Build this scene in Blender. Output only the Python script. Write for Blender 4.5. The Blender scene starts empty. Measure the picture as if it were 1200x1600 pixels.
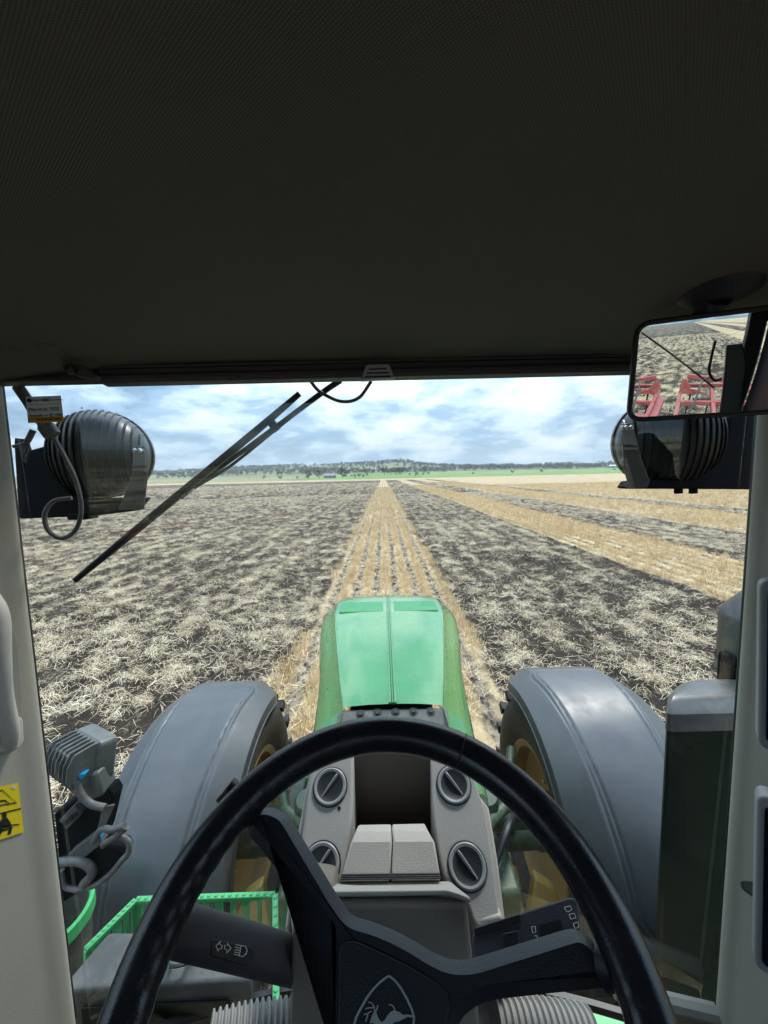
import bpy, bmesh, math, random
import numpy as np
from mathutils import Vector, Matrix

random.seed(7)
RNG = np.random.default_rng(11)
SC = bpy.context.scene
COL = SC.collection
R = math.radians

# ------------------------------------------------------------------ camera
EYE = 2.95                      # driver's eye above the ground (m)
FPX = 600.0                     # focal length in photo pixels (1200 wide)
PITCH = math.atan(58 / FPX)
ROLL = R(1.3)
Fv = Vector((0, math.cos(PITCH), -math.sin(PITCH)))
U0 = Vector((0, math.sin(PITCH), math.cos(PITCH)))
Xv = Vector((1, 0, 0)) * math.cos(ROLL) - U0 * math.sin(ROLL)
Uv = U0 * math.cos(ROLL) + Vector((1, 0, 0)) * math.sin(ROLL)
CAM = Vector((0, 0, EYE))
cd = bpy.data.cameras.new("camera")
cd.sensor_fit = 'HORIZONTAL'
cd.sensor_width = 36.0
cd.lens = 36.0 * FPX / 1200.0
cd.clip_start = 0.02
cd.clip_end = 20000
cam = bpy.data.objects.new("camera", cd)
COL.objects.link(cam)
cam.matrix_world = Matrix(((Xv.x, Uv.x, -Fv.x, 0), (Xv.y, Uv.y, -Fv.y, 0), (Xv.z, Uv.z, -Fv.z, EYE), (0, 0, 0, 1)))
SC.camera = cam

# ------------------------------------------------------------------ sky, sun, exposure
SUN_EL, SUN_AZ = R(52), R(35)   # azimuth from +Y towards +X
w = bpy.data.worlds.new("World")
SC.world = w
w.use_nodes = True
nt = w.node_tree
nt.nodes.clear()


def N(t, typ, **kw):
    n = t.nodes.new(typ)
    for k, v in kw.items():
        if k.startswith('i_'):
            key = k[2:]
            n.inputs[int(key) if key.isdigit() else key].default_value = v
        else:
            setattr(n, k, v)
    return n


def M2(t, op, a, b=None, c=None, clamp=False):
    n = t.nodes.new('ShaderNodeMath')
    n.operation = op
    n.use_clamp = clamp
    for i, s in enumerate((a, b, c)):
        if s is None:
            continue
        if isinstance(s, (int, float)):
            n.inputs[i].default_value = s
        else:
            t.links.new(s, n.inputs[i])
    return n.outputs[0]


def ramp(t, fac, stops, interp='LINEAR'):
    n = t.nodes.new('ShaderNodeValToRGB')
    n.color_ramp.interpolation = interp
    e = n.color_ramp.elements
    while len(e) < len(stops):
        e.new(0.5)
    for el, (p, c) in zip(e, stops):
        el.position = p
        el.color = (c, c, c, 1) if isinstance(c, (int, float)) else (*c, 1)
    t.links.new(fac, n.inputs[0])
    return n.outputs[0]


def mixc(t, fac, a, b, mode='MIX'):
    n = t.nodes.new('ShaderNodeMix')
    n.data_type = 'RGBA'
    n.blend_type = mode
    for i, s in ((0, fac), (6, a), (7, b)):
        if isinstance(s, (int, float)):
            n.inputs[i].default_value = s
        elif isinstance(s, tuple):
            n.inputs[i].default_value = (*s, 1)
        else:
            t.links.new(s, n.inputs[i])
    return n.outputs[2]


def build_world():
    t = nt
    L = t.links.new
    out = N(t, 'ShaderNodeOutputWorld')
    tc = N(t, 'ShaderNodeTexCoord')
    sep = N(t, 'ShaderNodeSeparateXYZ')
    nrm = N(t, 'ShaderNodeVectorMath', operation='NORMALIZE')
    L(tc.outputs['Generated'], nrm.inputs[0])
    L(nrm.outputs[0], sep.inputs[0])
    x, y, z = sep.outputs
    zz = M2(t, 'MAXIMUM', z, 0.0)
    den = M2(t, 'ADD', zz, 0.33)
    px = M2(t, 'DIVIDE', x, den)
    py = M2(t, 'DIVIDE', y, den)
    cmb = N(t, 'ShaderNodeCombineXYZ')
    L(px, cmb.inputs[0]); L(py, cmb.inputs[1]); L(M2(t, 'MULTIPLY', zz, 3.0), cmb.inputs[2])
    big = N(t, 'ShaderNodeTexNoise', i_Scale=2.1, i_Detail=9.0, i_Roughness=0.50, i_Distortion=0.25)
    L(cmb.outputs[0], big.inputs['Vector'])
    fine = N(t, 'ShaderNodeTexNoise', i_Scale=6.0, i_Detail=7.0, i_Roughness=0.55, i_Distortion=0.2)
    L(cmb.outputs[0], fine.inputs['Vector'])
    f = M2(t, 'ADD', M2(t, 'MULTIPLY', big.outputs[0], 0.68), M2(t, 'MULTIPLY', fine.outputs[0], 0.32))
    col = ramp(t, f, [(0.38, (0.16, 0.28, 0.44)), (0.45, (0.29, 0.44, 0.61)), (0.50, (0.47, 0.62, 0.76)),
                      (0.56, (0.66, 0.78, 0.87)), (0.65, (0.86, 0.93, 0.97))], 'EASE')
    # an overcast sky grows brighter towards the zenith (CIE overcast)
    zen = M2(t, 'ADD', 0.51, M2(t, 'MULTIPLY', zz, 2.1))
    hs = N(t, 'ShaderNodeVectorMath', operation='SCALE')
    L(col, hs.inputs[0]); L(zen, hs.inputs['Scale'])
    bgc = N(t, 'ShaderNodeBackground', i_Strength=1.0)
    L(hs.outputs[0], bgc.inputs[0])
    sky = N(t, 'ShaderNodeTexSky', sky_type='NISHITA', sun_disc=False, sun_elevation=SUN_EL, sun_rotation=SUN_AZ)
    bgs = N(t, 'ShaderNodeBackground', i_Strength=0.09)
    L(sky.outputs[0], bgs.inputs[0])
    cover = ramp(t, f, [(0.30, 0.55), (0.42, 0.90), (0.5, 1.0)])
    mx = N(t, 'ShaderNodeMixShader')
    L(cover, mx.inputs[0]); L(bgs.outputs[0], mx.inputs[1]); L(bgc.outputs[0], mx.inputs[2])
    L(mx.outputs[0], out.inputs[0])


build_world()
sl = bpy.data.lights.new("sun", 'SUN')
sl.energy = 1.5
sl.angle = R(10)
sl.color = (1.0, 0.95, 0.88)
sun = bpy.data.objects.new("sun", sl)
COL.objects.link(sun)
sd = Vector((math.sin(SUN_AZ) * math.cos(SUN_EL), math.cos(SUN_AZ) * math.cos(SUN_EL), math.sin(SUN_EL)))
sun.rotation_euler = (-sd).to_track_quat('-Z', 'Y').to_euler()
sun.location = (0, 0, 30)
SC.view_settings.view_transform = 'Standard'
SC.view_settings.look = 'None'
SC.view_settings.exposure = 0.95
SC.view_settings.gamma = 1.0
SC.view_settings.use_curve_mapping = False
SC.cycles.max_bounces = 8
SC.cycles.diffuse_bounces = 4
SC.cycles.glossy_bounces = 4
SC.cycles.transparent_max_bounces = 16
SC.cycles.caustics_reflective = False
SC.cycles.caustics_refractive = False
SC.cycles.sample_clamp_indirect = 4.0
SC.cycles.use_denoising = True


# ------------------------------------------------------------------ pixel helpers (photo pixel -> direction -> point on something)
def ray(u, v):
    return Fv + Xv * ((u - 600) / FPX) - Uv * ((v - 800) / FPX)


def PY(u, v, y):
    d = ray(u, v)
    return CAM + d * (y / d.y)


def PZ(u, v, z):
    d = ray(u, v)
    return CAM + d * ((z - EYE) / d.z)


def PX(u, v, x):
    d = ray(u, v)
    return CAM + d * (x / d.x)


def PP(u, v, p0, n):
    d = ray(u, v)
    return CAM + d * ((p0 - CAM).dot(n) / d.dot(n))


GR, GYC = 2.39, 1.02 - 2.39       # windscreen: a vertical cylinder, bowed outwards


def PG(u, v, off=0.0):
    d = ray(u, v)
    a = d.x * d.x + d.y * d.y
    b = -2 * GYC * d.y
    c = GYC * GYC - (GR + off) ** 2
    s = (-b + math.sqrt(b * b - 4 * a * c)) / (2 * a)
    return CAM + d * s


# ------------------------------------------------------------------ mesh helpers
class MB:
    def __init__(s):
        s.v = []
        s.f = []

    def add(s, vs, fs):
        b = len(s.v)
        s.v += [tuple(p) for p in vs]
        s.f += [tuple(i + b for i in f) for f in fs]
        return s

    def box(s, c, size, M=None):
        hx, hy, hz = size[0] / 2, size[1] / 2, size[2] / 2
        vs = [Vector((x * hx, y * hy, z * hz)) for x in (-1, 1) for y in (-1, 1) for z in (-1, 1)]
        if M is not None:
            vs = [M @ p for p in vs]
        vs = [p + Vector(c) for p in vs]
        return s.add(vs, [(0, 1, 3, 2), (4, 6, 7, 5), (0, 4, 5, 1), (2, 3, 7, 6), (0, 2, 6, 4), (1, 5, 7, 3)])

    def hexa(s, lo, hi):                    # two quads (4 points each), joined
        vs = list(lo) + list(hi)
        return s.add(vs, [(3, 2, 1, 0), (4, 5, 6, 7), (0, 1, 5, 4), (1, 2, 6, 5), (2, 3, 7, 6), (3, 0, 4, 7)])

    def tube(s, path, r, n=10, cap=True, closed=False):
        path = [Vector(p) for p in path]
        rs = r if isinstance(r, (list, tuple)) else [r] * len(path)
        rings = []
        up = None
        m = len(path)
        for i, p in enumerate(path):
            if closed:
                t = path[(i + 1) % m] - path[i - 1]
            else:
                t = path[min(i + 1, m - 1)] - path[max(i - 1, 0)]
            t.normalize()
            if up is None:
                up = Vector((0, 0, 1)) if abs(t.z) < .9 else Vector((1, 0, 0))
            a = t.cross(up).normalized()
            up = a.cross(t).normalized()
            rings.append([p + (a * math.cos(k * 2 * math.pi / n) + up * math.sin(k * 2 * math.pi / n)) * rs[i] for k in range(n)])
        return s.loft(rings, cap and not closed, closed)

    def loft(s, rings, cap=True, closed=False, ring_closed=True):
        n = len(rings[0])
        vs = [p for rg in rings for p in rg]
        fs = []
        m = len(rings)
        for i in range(m if closed else m - 1):
            for k in range(n if ring_closed else n - 1):
                a, b = i * n + k, i * n + (k + 1) % n
                c, d = ((i + 1) % m) * n + (k + 1) % n, ((i + 1) % m) * n + k
                fs.append((a, b, c, d))
        if cap:
            fs.append(tuple(reversed(range(n))))
            fs.append(tuple((m - 1) * n + k for k in range(n)))
        return s.add(vs, fs)

    def lathe(s, prof, o, ax, n=32, a0=0.0, a1=2 * math.pi):     # prof: (radius, along axis)
        ax = Vector(ax).normalized()
        e1 = ax.orthogonal().normalized()
        e2 = ax.cross(e1)
        o = Vector(o)
        full = abs(a1 - a0 - 2 * math.pi) < 1e-6
        k_n = n if full else n + 1
        rings = []
        for k in range(k_n):
            a = a0 + (a1 - a0) * k / n
            e = e1 * math.cos(a) + e2 * math.sin(a)
            rings.append([o + e * r + ax * h for r, h in prof])
        return s.loft(rings, False, full, False)

    def prism(s, poly, ext):                # planar polygon + extrusion vector
        ext = Vector(ext)
        poly = [Vector(p) for p in poly]
        n = len(poly)
        vs = poly + [p + ext for p in poly]
        fs = [tuple(reversed(range(n))), tuple(range(n, 2 * n))]
        for k in range(n):
            fs.append((k, (k + 1) % n, n + (k + 1) % n, n + k))
        return s.add(vs, fs)

    def frustum(s, poly, ext, inset=1.0):   # prism whose far end is scaled about its centre
        ext = Vector(ext)
        poly = [Vector(p) for p in poly]
        c = sum(poly, Vector()) / len(poly)
        top = [c + (p - c) * inset + ext for p in poly]
        return s.loft([poly, top], True)

    def mesh(s, name, smooth=40):
        me = bpy.data.meshes.new(name)
        me.from_pydata(s.v, [], s.f)
        bm = bmesh.new()
        bm.from_mesh(me)
        bmesh.ops.recalc_face_normals(bm, faces=bm.faces)
        bm.to_mesh(me)
        bm.free()
        if smooth:
            me.shade_smooth()
            me.set_sharp_from_angle(angle=R(smooth))
        return me

    def build(s, name, mat, parent=None, smooth=40, bevel=0, seg=2, flip=False):
        me = s.mesh(name, smooth)
        if flip:
            me.flip_normals()
        return link(name, me, mat, parent, bevel, seg)


def link(name, me, mat, parent=None, bevel=0, seg=2):
    me.materials.append(mat)
    o = bpy.data.objects.new(name, me)
    COL.objects.link(o)
    if parent is not None:
        o.parent = parent
    if bevel:
        m = o.modifiers.new("bevel", 'BEVEL')
        m.width = bevel
        m.segments = seg
        m.limit_method = 'ANGLE'
        m.angle_limit = R(32)
        m.harden_normals = False
    return o


def tag(o, label=None, cat=None, group=None, kind=None):
    for k, v in (('label', label), ('category', cat), ('group', group), ('kind', kind)):
        if v:
            o[k] = v
    return o


def empty(name, loc=(0, 0, 0), parent=None):
    o = bpy.data.objects.new(name, None)
    COL.objects.link(o)
    o.location = loc
    if parent is not None:
        o.parent = parent
    return o


def spline(pts, n=8):                       # Catmull-Rom through points
    pts = [Vector(p) for p in pts]
    q = [pts[0] * 2 - pts[1]] + pts + [pts[-1] * 2 - pts[-2]]
    out = []
    for i in range(1, len(q) - 2):
        a, b, c, d = q[i - 1:i + 3]
        for k in range(n):
            t = k / n
            out.append(.5 * (2 * b + (c - a) * t + (2 * a - 5 * b + 4 * c - d) * t * t + (3 * b - a - 3 * c + d) * t ** 3))
    out.append(pts[-1])
    return out


def rounded(poly, r, n=4):                  # round the corners of a planar polygon
    poly = [Vector(p) for p in poly]
    out = []
    m = len(poly)
    for i, p in enumerate(poly):
        a, b = poly[i - 1] - p, poly[(i + 1) % m] - p
        k = min(r, a.length * .48, b.length * .48)
        s, e = p + a.normalized() * k, p + b.normalized() * k
        for j in range(n + 1):
            t = j / n
            out.append(s * (1 - t) ** 2 + p * 2 * t * (1 - t) + e * t * t)
    return out


# ------------------------------------------------------------------ materials
def mat(name, col, rough=0.5, metal=0.0, spec=0.5, coat=0.0, var=0.0, vscale=6.0, bump=0.0, bscale=200.0, dust=0.0, dustcol=(.32, .28, .23), rvar=0.0, coat_rough=0.05):
    m = bpy.data.materials.new(name)
    m.use_nodes = True
    t = m.node_tree
    b = t.nodes['Principled BSDF']
    b.inputs['Base Color'].default_value = (*col, 1)
    b.inputs['Roughness'].default_value = rough
    b.inputs['Metallic'].default_value = metal
    b.inputs['Specular IOR Level'].default_value = spec
    b.inputs['Coat Weight'].default_value = coat
    b.inputs['Coat Roughness'].default_value = coat_rough
    tc = N(t, 'ShaderNodeTexCoord')
    base = None
    if var or rvar:
        n1 = N(t, 'ShaderNodeTexNoise', i_Scale=vscale, i_Detail=6.0, i_Roughness=0.6)
        t.links.new(tc.outputs['Object'], n1.inputs['Vector'])
        if var:
            lo = tuple(c * (1 - var) for c in col)
            hi = tuple(min(1, c * (1 + var)) for c in col)
            base = ramp(t, n1.outputs[0], [(0.3, lo), (0.7, hi)])
        if rvar:
            rr = ramp(t, n1.outputs[0], [(0.35, max(0, rough - rvar)), (0.68, min(1, rough + rvar))])
            t.links.new(rr, b.inputs['Roughness'])
    if dust:
        n2 = N(t, 'ShaderNodeTexNoise', i_Scale=vscale * 2.3, i_Detail=8.0, i_Roughness=0.68)
        t.links.new(tc.outputs['Object'], n2.inputs['Vector'])
        fac = ramp(t, n2.outputs[0], [(0.42, dust * 0.25), (0.68, dust)])
        base = mixc(t, fac, base if base is not None else col, dustcol)
    if base is not None:
        t.links.new(base, b.inputs['Base Color'])
    if bump:
        n3 = N(t, 'ShaderNodeTexNoise', i_Scale=bscale, i_Detail=3.0)
        t.links.new(tc.outputs['Object'], n3.inputs['Vector'])
        bp = N(t, 'ShaderNodeBump', i_Strength=bump, i_Distance=0.002)
        t.links.new(n3.outputs[0], bp.inputs['Height'])
        t.links.new(bp.outputs[0], b.inputs['Normal'])
    return m


def glass_mat(name, tint=(.955, .965, .96), refl=0.075):
    m = bpy.data.materials.new(name)
    m.use_nodes = True
    t = m.node_tree
    t.nodes.clear()
    out = N(t, 'ShaderNodeOutputMaterial')
    lw = N(t, 'ShaderNodeLayerWeight', i_Blend=0.5)
    p5 = M2(t, 'POWER', lw.outputs['Facing'], 5.0)
    fac = M2(t, 'ADD', refl, M2(t, 'MULTIPLY', p5, 1 - refl), clamp=True)
    tr = N(t, 'ShaderNodeBsdfTransparent')
    tr.inputs[0].default_value = (*tint, 1)
    gl = N(t, 'ShaderNodeBsdfGlossy', i_Roughness=0.0)
    gl.inputs[0].default_value = (.9, .97, .95, 1)
    mx = N(t, 'ShaderNodeMixShader')
    t.links.new(fac, mx.inputs[0])
    t.links.new(tr.outputs[0], mx.inputs[1])
    t.links.new(gl.outputs[0], mx.inputs[2])
    # dried specks on the pane
    tc = N(t, 'ShaderNodeTexCoord')
    vo = N(t, 'ShaderNodeTexVoronoi', i_Scale=11.0)
    t.links.new(tc.outputs['Object'], vo.inputs['Vector'])
    sp = M2(t, 'MULTIPLY', M2(t, 'LESS_THAN', vo.outputs['Distance'], .028), .55)
    df = N(t, 'ShaderNodeBsdfDiffuse')
    df.inputs[0].default_value = (.12, .11, .10, 1)
    m2 = N(t, 'ShaderNodeMixShader')
    t.links.new(sp, m2.inputs[0])
    t.links.new(mx.outputs[0], m2.inputs[1])
    t.links.new(df.outputs[0], m2.inputs[2])
    t.links.new(m2.outputs[0], out.inputs[0])
    return m


def vinyl(name, col):
    """thin sticker: lets some daylight through"""
    m = bpy.data.materials.new(name)
    m.use_nodes = True
    t = m.node_tree
    b = t.nodes['Principled BSDF']
    b.inputs['Base Color'].default_value = (*col, 1)
    b.inputs['Roughness'].default_value = .6
    tr = N(t, 'ShaderNodeBsdfTranslucent')
    tr.inputs[0].default_value = (*col, 1)
    mx = N(t, 'ShaderNodeMixShader', i_0=.35)
    t.links.new(b.outputs[0], mx.inputs[1])
    t.links.new(tr.outputs[0], mx.inputs[2])
    t.links.new(mx.outputs[0], t.nodes['Material Output'].inputs[0])
    return m


def headliner_mat():
    m = mat("headliner_fabric", (.20, .18, .168), rough=.95, spec=.1)
    t = m.node_tree
    b = t.nodes['Principled BSDF']
    tc = N(t, 'ShaderNodeTexCoord')
    mp = N(t, 'ShaderNodeMapping')
    mp.inputs['Rotation'].default_value = (0, 0, R(38))
    t.links.new(tc.outputs['Object'], mp.inputs[0])
    w1 = N(t, 'ShaderNodeTexWave', i_Scale=140.0, i_Distortion=0.6, i_Detail=1.0)
    w2 = N(t, 'ShaderNodeTexWave', i_Scale=140.0, i_Distortion=0.6, i_Detail=1.0)
    w2.bands_direction = 'Y'
    t.links.new(mp.outputs[0], w1.inputs[0])
    t.links.new(mp.outputs[0], w2.inputs[0])
    h = M2(t, 'MULTIPLY', w1.outputs['Fac'], w2.outputs['Fac'])
    n = N(t, 'ShaderNodeTexNoise', i_Scale=2.2, i_Detail=5.0)
    t.links.new(tc.outputs['Object'], n.inputs[0])
    shade = M2(t, 'MULTIPLY', M2(t, 'ADD', .72, M2(t, 'MULTIPLY', h, .6)), M2(t, 'ADD', .8, M2(t, 'MULTIPLY', n.outputs[0], .4)))
    vm = N(t, 'ShaderNodeVectorMath', operation='SCALE')
    vm.inputs[0].default_value = (.20, .18, .168)
    t.links.new(shade, vm.inputs['Scale'])
    t.links.new(vm.outputs[0], b.inputs['Base Color'])
    bp = N(t, 'ShaderNodeBump', i_Strength=0.5, i_Distance=0.0015)
    t.links.new(h, bp.inputs['Height'])
    t.links.new(bp.outputs[0], b.inputs['Normal'])
    return m


K = {}
K['liner'] = headliner_mat()
K['blind'] = mat("blind_cassette_plastic", (.055, .05, .055), rough=.5, bump=.2)
K['frame'] = mat("black_frame", (.012, .012, .014), rough=.45)
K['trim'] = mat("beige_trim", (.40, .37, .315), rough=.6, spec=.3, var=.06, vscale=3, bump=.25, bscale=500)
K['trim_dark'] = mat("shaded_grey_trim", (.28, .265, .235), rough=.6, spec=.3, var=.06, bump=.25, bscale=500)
K['dash'] = mat("dash_plastic", (.44, .435, .42), rough=.55, spec=.35, var=.06, vscale=4, bump=.35, bscale=600, dust=.12)
K['dash_tan'] = mat("tan_dash_plastic", (.56, .525, .475), rough=.5, spec=.4, var=.07, vscale=5, bump=.35, bscale=600, dust=.12)
K['dash_brown'] = mat("brown_grey_plastic", (.22, .20, .175), rough=.5, spec=.4, var=.08, bump=.35, bscale=600)
K['recess'] = mat('recess_shade_plastic', (.10, .09, .078), rough=.6, bump=.3, bscale=600)  # darker than the dash plastic: the deep pocket's shade is in the colour
K['black'] = mat("black_plastic", (.014, .015, .018), rough=.42, bump=.2, bscale=700)
K['vent'] = mat("vent_grey", (.028, .034, .036), rough=.45)
K['vent_ring'] = mat("vent_ring_grey", (.34, .355, .36), rough=.4)
K['rim_leather'] = mat("polished_black_rim", (.012, .013, .017), rough=.26, spec=.6, bump=.10, bscale=600, rvar=.1, vscale=14)
K['spoke'] = mat("satin_black_spoke", (.02, .023, .03), rough=.34, spec=.5, bump=.25, bscale=900)
K['pad'] = mat("hub_pad_black", (.016, .02, .026), rough=.45, bump=.3, bscale=900)
K['silver'] = mat("silver_print", (.55, .60, .60), rough=.35, metal=.3)
K['white'] = mat("white_print", (.78, .78, .76), rough=.6)
K['stalk'] = mat("stalk_grey", (.045, .043, .052), rough=.5, bump=.3, bscale=700, var=.1)
K['bellow'] = mat("grey_rubber", (.36, .355, .34), rough=.6, var=.1)
K['green'] = mat("tractor_green", (.008, .205, .026), rough=.28, spec=.5, coat=1.0, var=.06, vscale=2.5, dust=.09, rvar=.07, coat_rough=.05)
K['green_pad'] = mat('hood_pad_green', (.018, .20, .065), rough=.5, var=.05)
K['green_dark'] = mat("dirty_chassis_green", (.006, .05, .016), rough=.45, dust=.35, vscale=9, var=.25)
K['green_grate'] = mat("bright_green_grate", (.05, .42, .14), rough=.45, dust=.15, vscale=12)
K['yellow'] = mat("wheel_yellow", (.34, .20, .015), rough=.45, dust=.4, vscale=10)
K['fender'] = mat("grey_fender_plastic", (.055, .062, .072), rough=.42, spec=.5, var=.12, vscale=3.0, dust=.45, dustcol=(.12, .118, .112), rvar=.14)
K['tyre'] = mat("tyre_rubber", (.022, .022, .022), rough=.75, dust=.5, dustcol=(.12, .10, .085), vscale=8)
K['hood_back'] = mat("hood_rear_panel", (.055, .055, .05), rough=.5, dust=.5, dustcol=(.25, .24, .2), vscale=8)
K['steel'] = mat("zinc_steel", (.6, .6, .58), rough=.3, metal=1.0)
K['exh_green'] = mat("dark_green_cover", (.004, .013, .007), rough=.35, spec=.3, dust=.03, vscale=5, rvar=.1)
K['exh_grey'] = mat("grey_cover_lid", (.05, .057, .062), rough=.35, dust=.3, vscale=6)
K['exh_pipe'] = mat("exhaust_metal", (.10, .095, .10), rough=.42, metal=.6, var=.2)
K['toolbox'] = mat("slate_plastic", (.055, .065, .07), rough=.55, dust=.25, vscale=7, bump=.3)
K['lamp_black'] = mat("lamp_black_casting", (.005, .006, .007), rough=.7, spec=.07, bump=.3, bscale=300)
K['lamp_fin'] = mat("lamp_grey_casting", (.010, .013, .014), rough=.33, spec=.3, dust=.06, vscale=9)
K['flood'] = mat("flood_lamp_grey", (.075, .085, .085), rough=.45, dust=.3, vscale=12)
K['hose'] = mat("cable_rubber", (.07, .075, .08), rough=.5, dust=.3, vscale=20)
K['hose_black'] = mat("black_hose", (.015, .015, .016), rough=.45)
K['blue'] = mat("blue_connector", (.01, .30, .55), rough=.45)
K['red'] = mat("implement_red", (.30, .012, .018), rough=.45, dust=.45, vscale=4)
K['card'] = vinyl("sticker_white", (.75, .75, .73))
K['amber'] = vinyl("sticker_amber", (.80, .45, .01))
K['decal'] = mat("decal_yellow", (.80, .60, .02), rough=.5, var=.05)
K['ink'] = mat("black_ink", (.01, .01, .012), rough=.6)
K['screen'] = mat("dark_screen", (.008, .009, .014), rough=.08, spec=.6)
K['screen_rim'] = mat("screen_rim_grey", (.25, .255, .255), rough=.45)
K['glass'] = glass_mat("windscreen_glass")
K['glass2'] = glass_mat("window_glass", refl=.05)
K['maker'] = mat('brushed_plate', (.42, .44, .45), rough=.4, metal=.2)
K['floor'] = mat("cab_floor_mat", (.02, .02, .02), rough=.8, var=.2)
mm = mat("mirror_silver", (.86, .89, .88), rough=0.0, metal=1.0)
K['mirror'] = mm

# ------------------------------------------------------------------ terrain
LAT = RNG.random((256, 256))


def vnoise(x, y):
    xi = np.floor(x).astype(int)
    yi = np.floor(y).astype(int)
    fx, fy = x - xi, y - yi
    fx = fx * fx * (3 - 2 * fx)
    fy = fy * fy * (3 - 2 * fy)
    a = LAT[xi % 256, yi % 256]
    b = LAT[(xi + 1) % 256, yi % 256]
    c = LAT[xi % 256, (yi + 1) % 256]
    d = LAT[(xi + 1) % 256, (yi + 1) % 256]
    return (a * (1 - fx) + b * fx) * (1 - fy) + (c * (1 - fx) + d * fx) * fy - .5


def fbm(x, y, o=4, g=.55):
    s = 0
    a = 1
    for i in range(o):
        s = s + a * vnoise(x * 2 ** i + 17.3 * i, y * 2 ** i + 9.1 * i)
        a *= g
    return s


# strips of standing stubble (x from, x to); everything else in the field is cultivated
STRIPS = [(-1.52, 1.52), (7.3, 11.4), (16.0, 22.4), (25.4, 400.0)]
FIELD_END = 300.0
HEADLAND = 215.0
ROW = 0.5


def stubble_mask(x, y):
    """1 where the stubble still stands, 0 where it has been worked"""
    x = np.asarray(x, float)
    y = np.asarray(y, float)
    xw = x + .22 * vnoise(y * .55, x * 0 + 3.2) + .12 * vnoise(y * 2.3, x * .7)
    m = np.zeros(np.broadcast(x, y).shape)
    for a, b in STRIPS:
        m = np.maximum(m, ((xw > a) & (xw < b)).astype(float))
    m = np.where((y < -7.5) & (np.abs(x) < 7.3), 0, m)
    return np.where(y > HEADLAND + 25 * vnoise(x * .05, y * 0), 1, m)


HX = np.array([-2600, -1500, -1100, -840, -700, -467, -350, -200, -93, -20, 35, 82, 130, 233, 400, 560, 820, 1200, 1600, 2600]) / 1.0
HE = np.array([5, 7, 8, 9, 11, 14, 15, 14, 15, 16, 18, 18, 13, 9, 7, 6, 6, 5, 4, 3]) * 1400 / 600


def terrain(x, y):
    """the lie of the land without clods"""
    base = np.interp(x * 1400 / np.maximum(y, 600), HX, HE) * (1 + .10 * fbm(x * .006, y * .004, 3))
    t = np.clip((y - 620) / (1400 - 620), 0, 1)
    up = base * (t * t * (3 - 2 * t))
    t2 = np.clip((y - 1500) / 1500, 0, 1)
    up = up * (1 - .5 * t2)
    lift = np.clip((y - 300) / 500, 0, 1) ** 1.2 * 6.0
    return up + lift


def clods(x, y):
    d = np.hypot(x, y)
    m = stubble_mask(x, y)
    fade = np.clip(1.4 - d / 45, .0, 1)
    till = .12 * fbm(x * 2.2, y * 2.0, 3) * fade + .055 * fbm(x * 8.5, y * 8.5, 3) * np.clip(1.5 - d / 14, 0, 1) + .045 * np.cos(2 * np.pi * x / .75 + 1.2 + 1.2 * vnoise(y * .3, x)) * fade
    stub = .018 * np.cos(2 * np.pi * x / ROW) * fade + .035 * fbm(x * 5, y * 5, 3) * fade
    return (1 - m) * till + m * stub


def ground_height(x, y):
    return terrain(x, y) + clods(x, y)


def grid_mesh(name, xs, ys, Z):
    nx, ny = len(xs), len(ys)
    X, Y = np.meshgrid(xs, ys)
    co = np.stack([X, Y, Z], -1).reshape(-1, 3).astype(np.float32)
    idx = np.arange(nx * ny).reshape(ny, nx)
    q = np.stack([idx[:-1, :-1], idx[:-1, 1:], idx[1:, 1:], idx[1:, :-1]], -1).reshape(-1, 4)
    me = bpy.data.meshes.new(name)
    me.vertices.add(len(co))
    me.vertices.foreach_set('co', co.ravel())
    me.loops.add(q.size)
    me.loops.foreach_set('vertex_index', q.ravel().astype(np.int32))
    me.polygons.add(len(q))
    me.polygons.foreach_set('loop_start', (np.arange(len(q)) * 4).astype(np.int32))
    me.update(calc_edges=True)
    me.shade_smooth()
    return me


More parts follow.
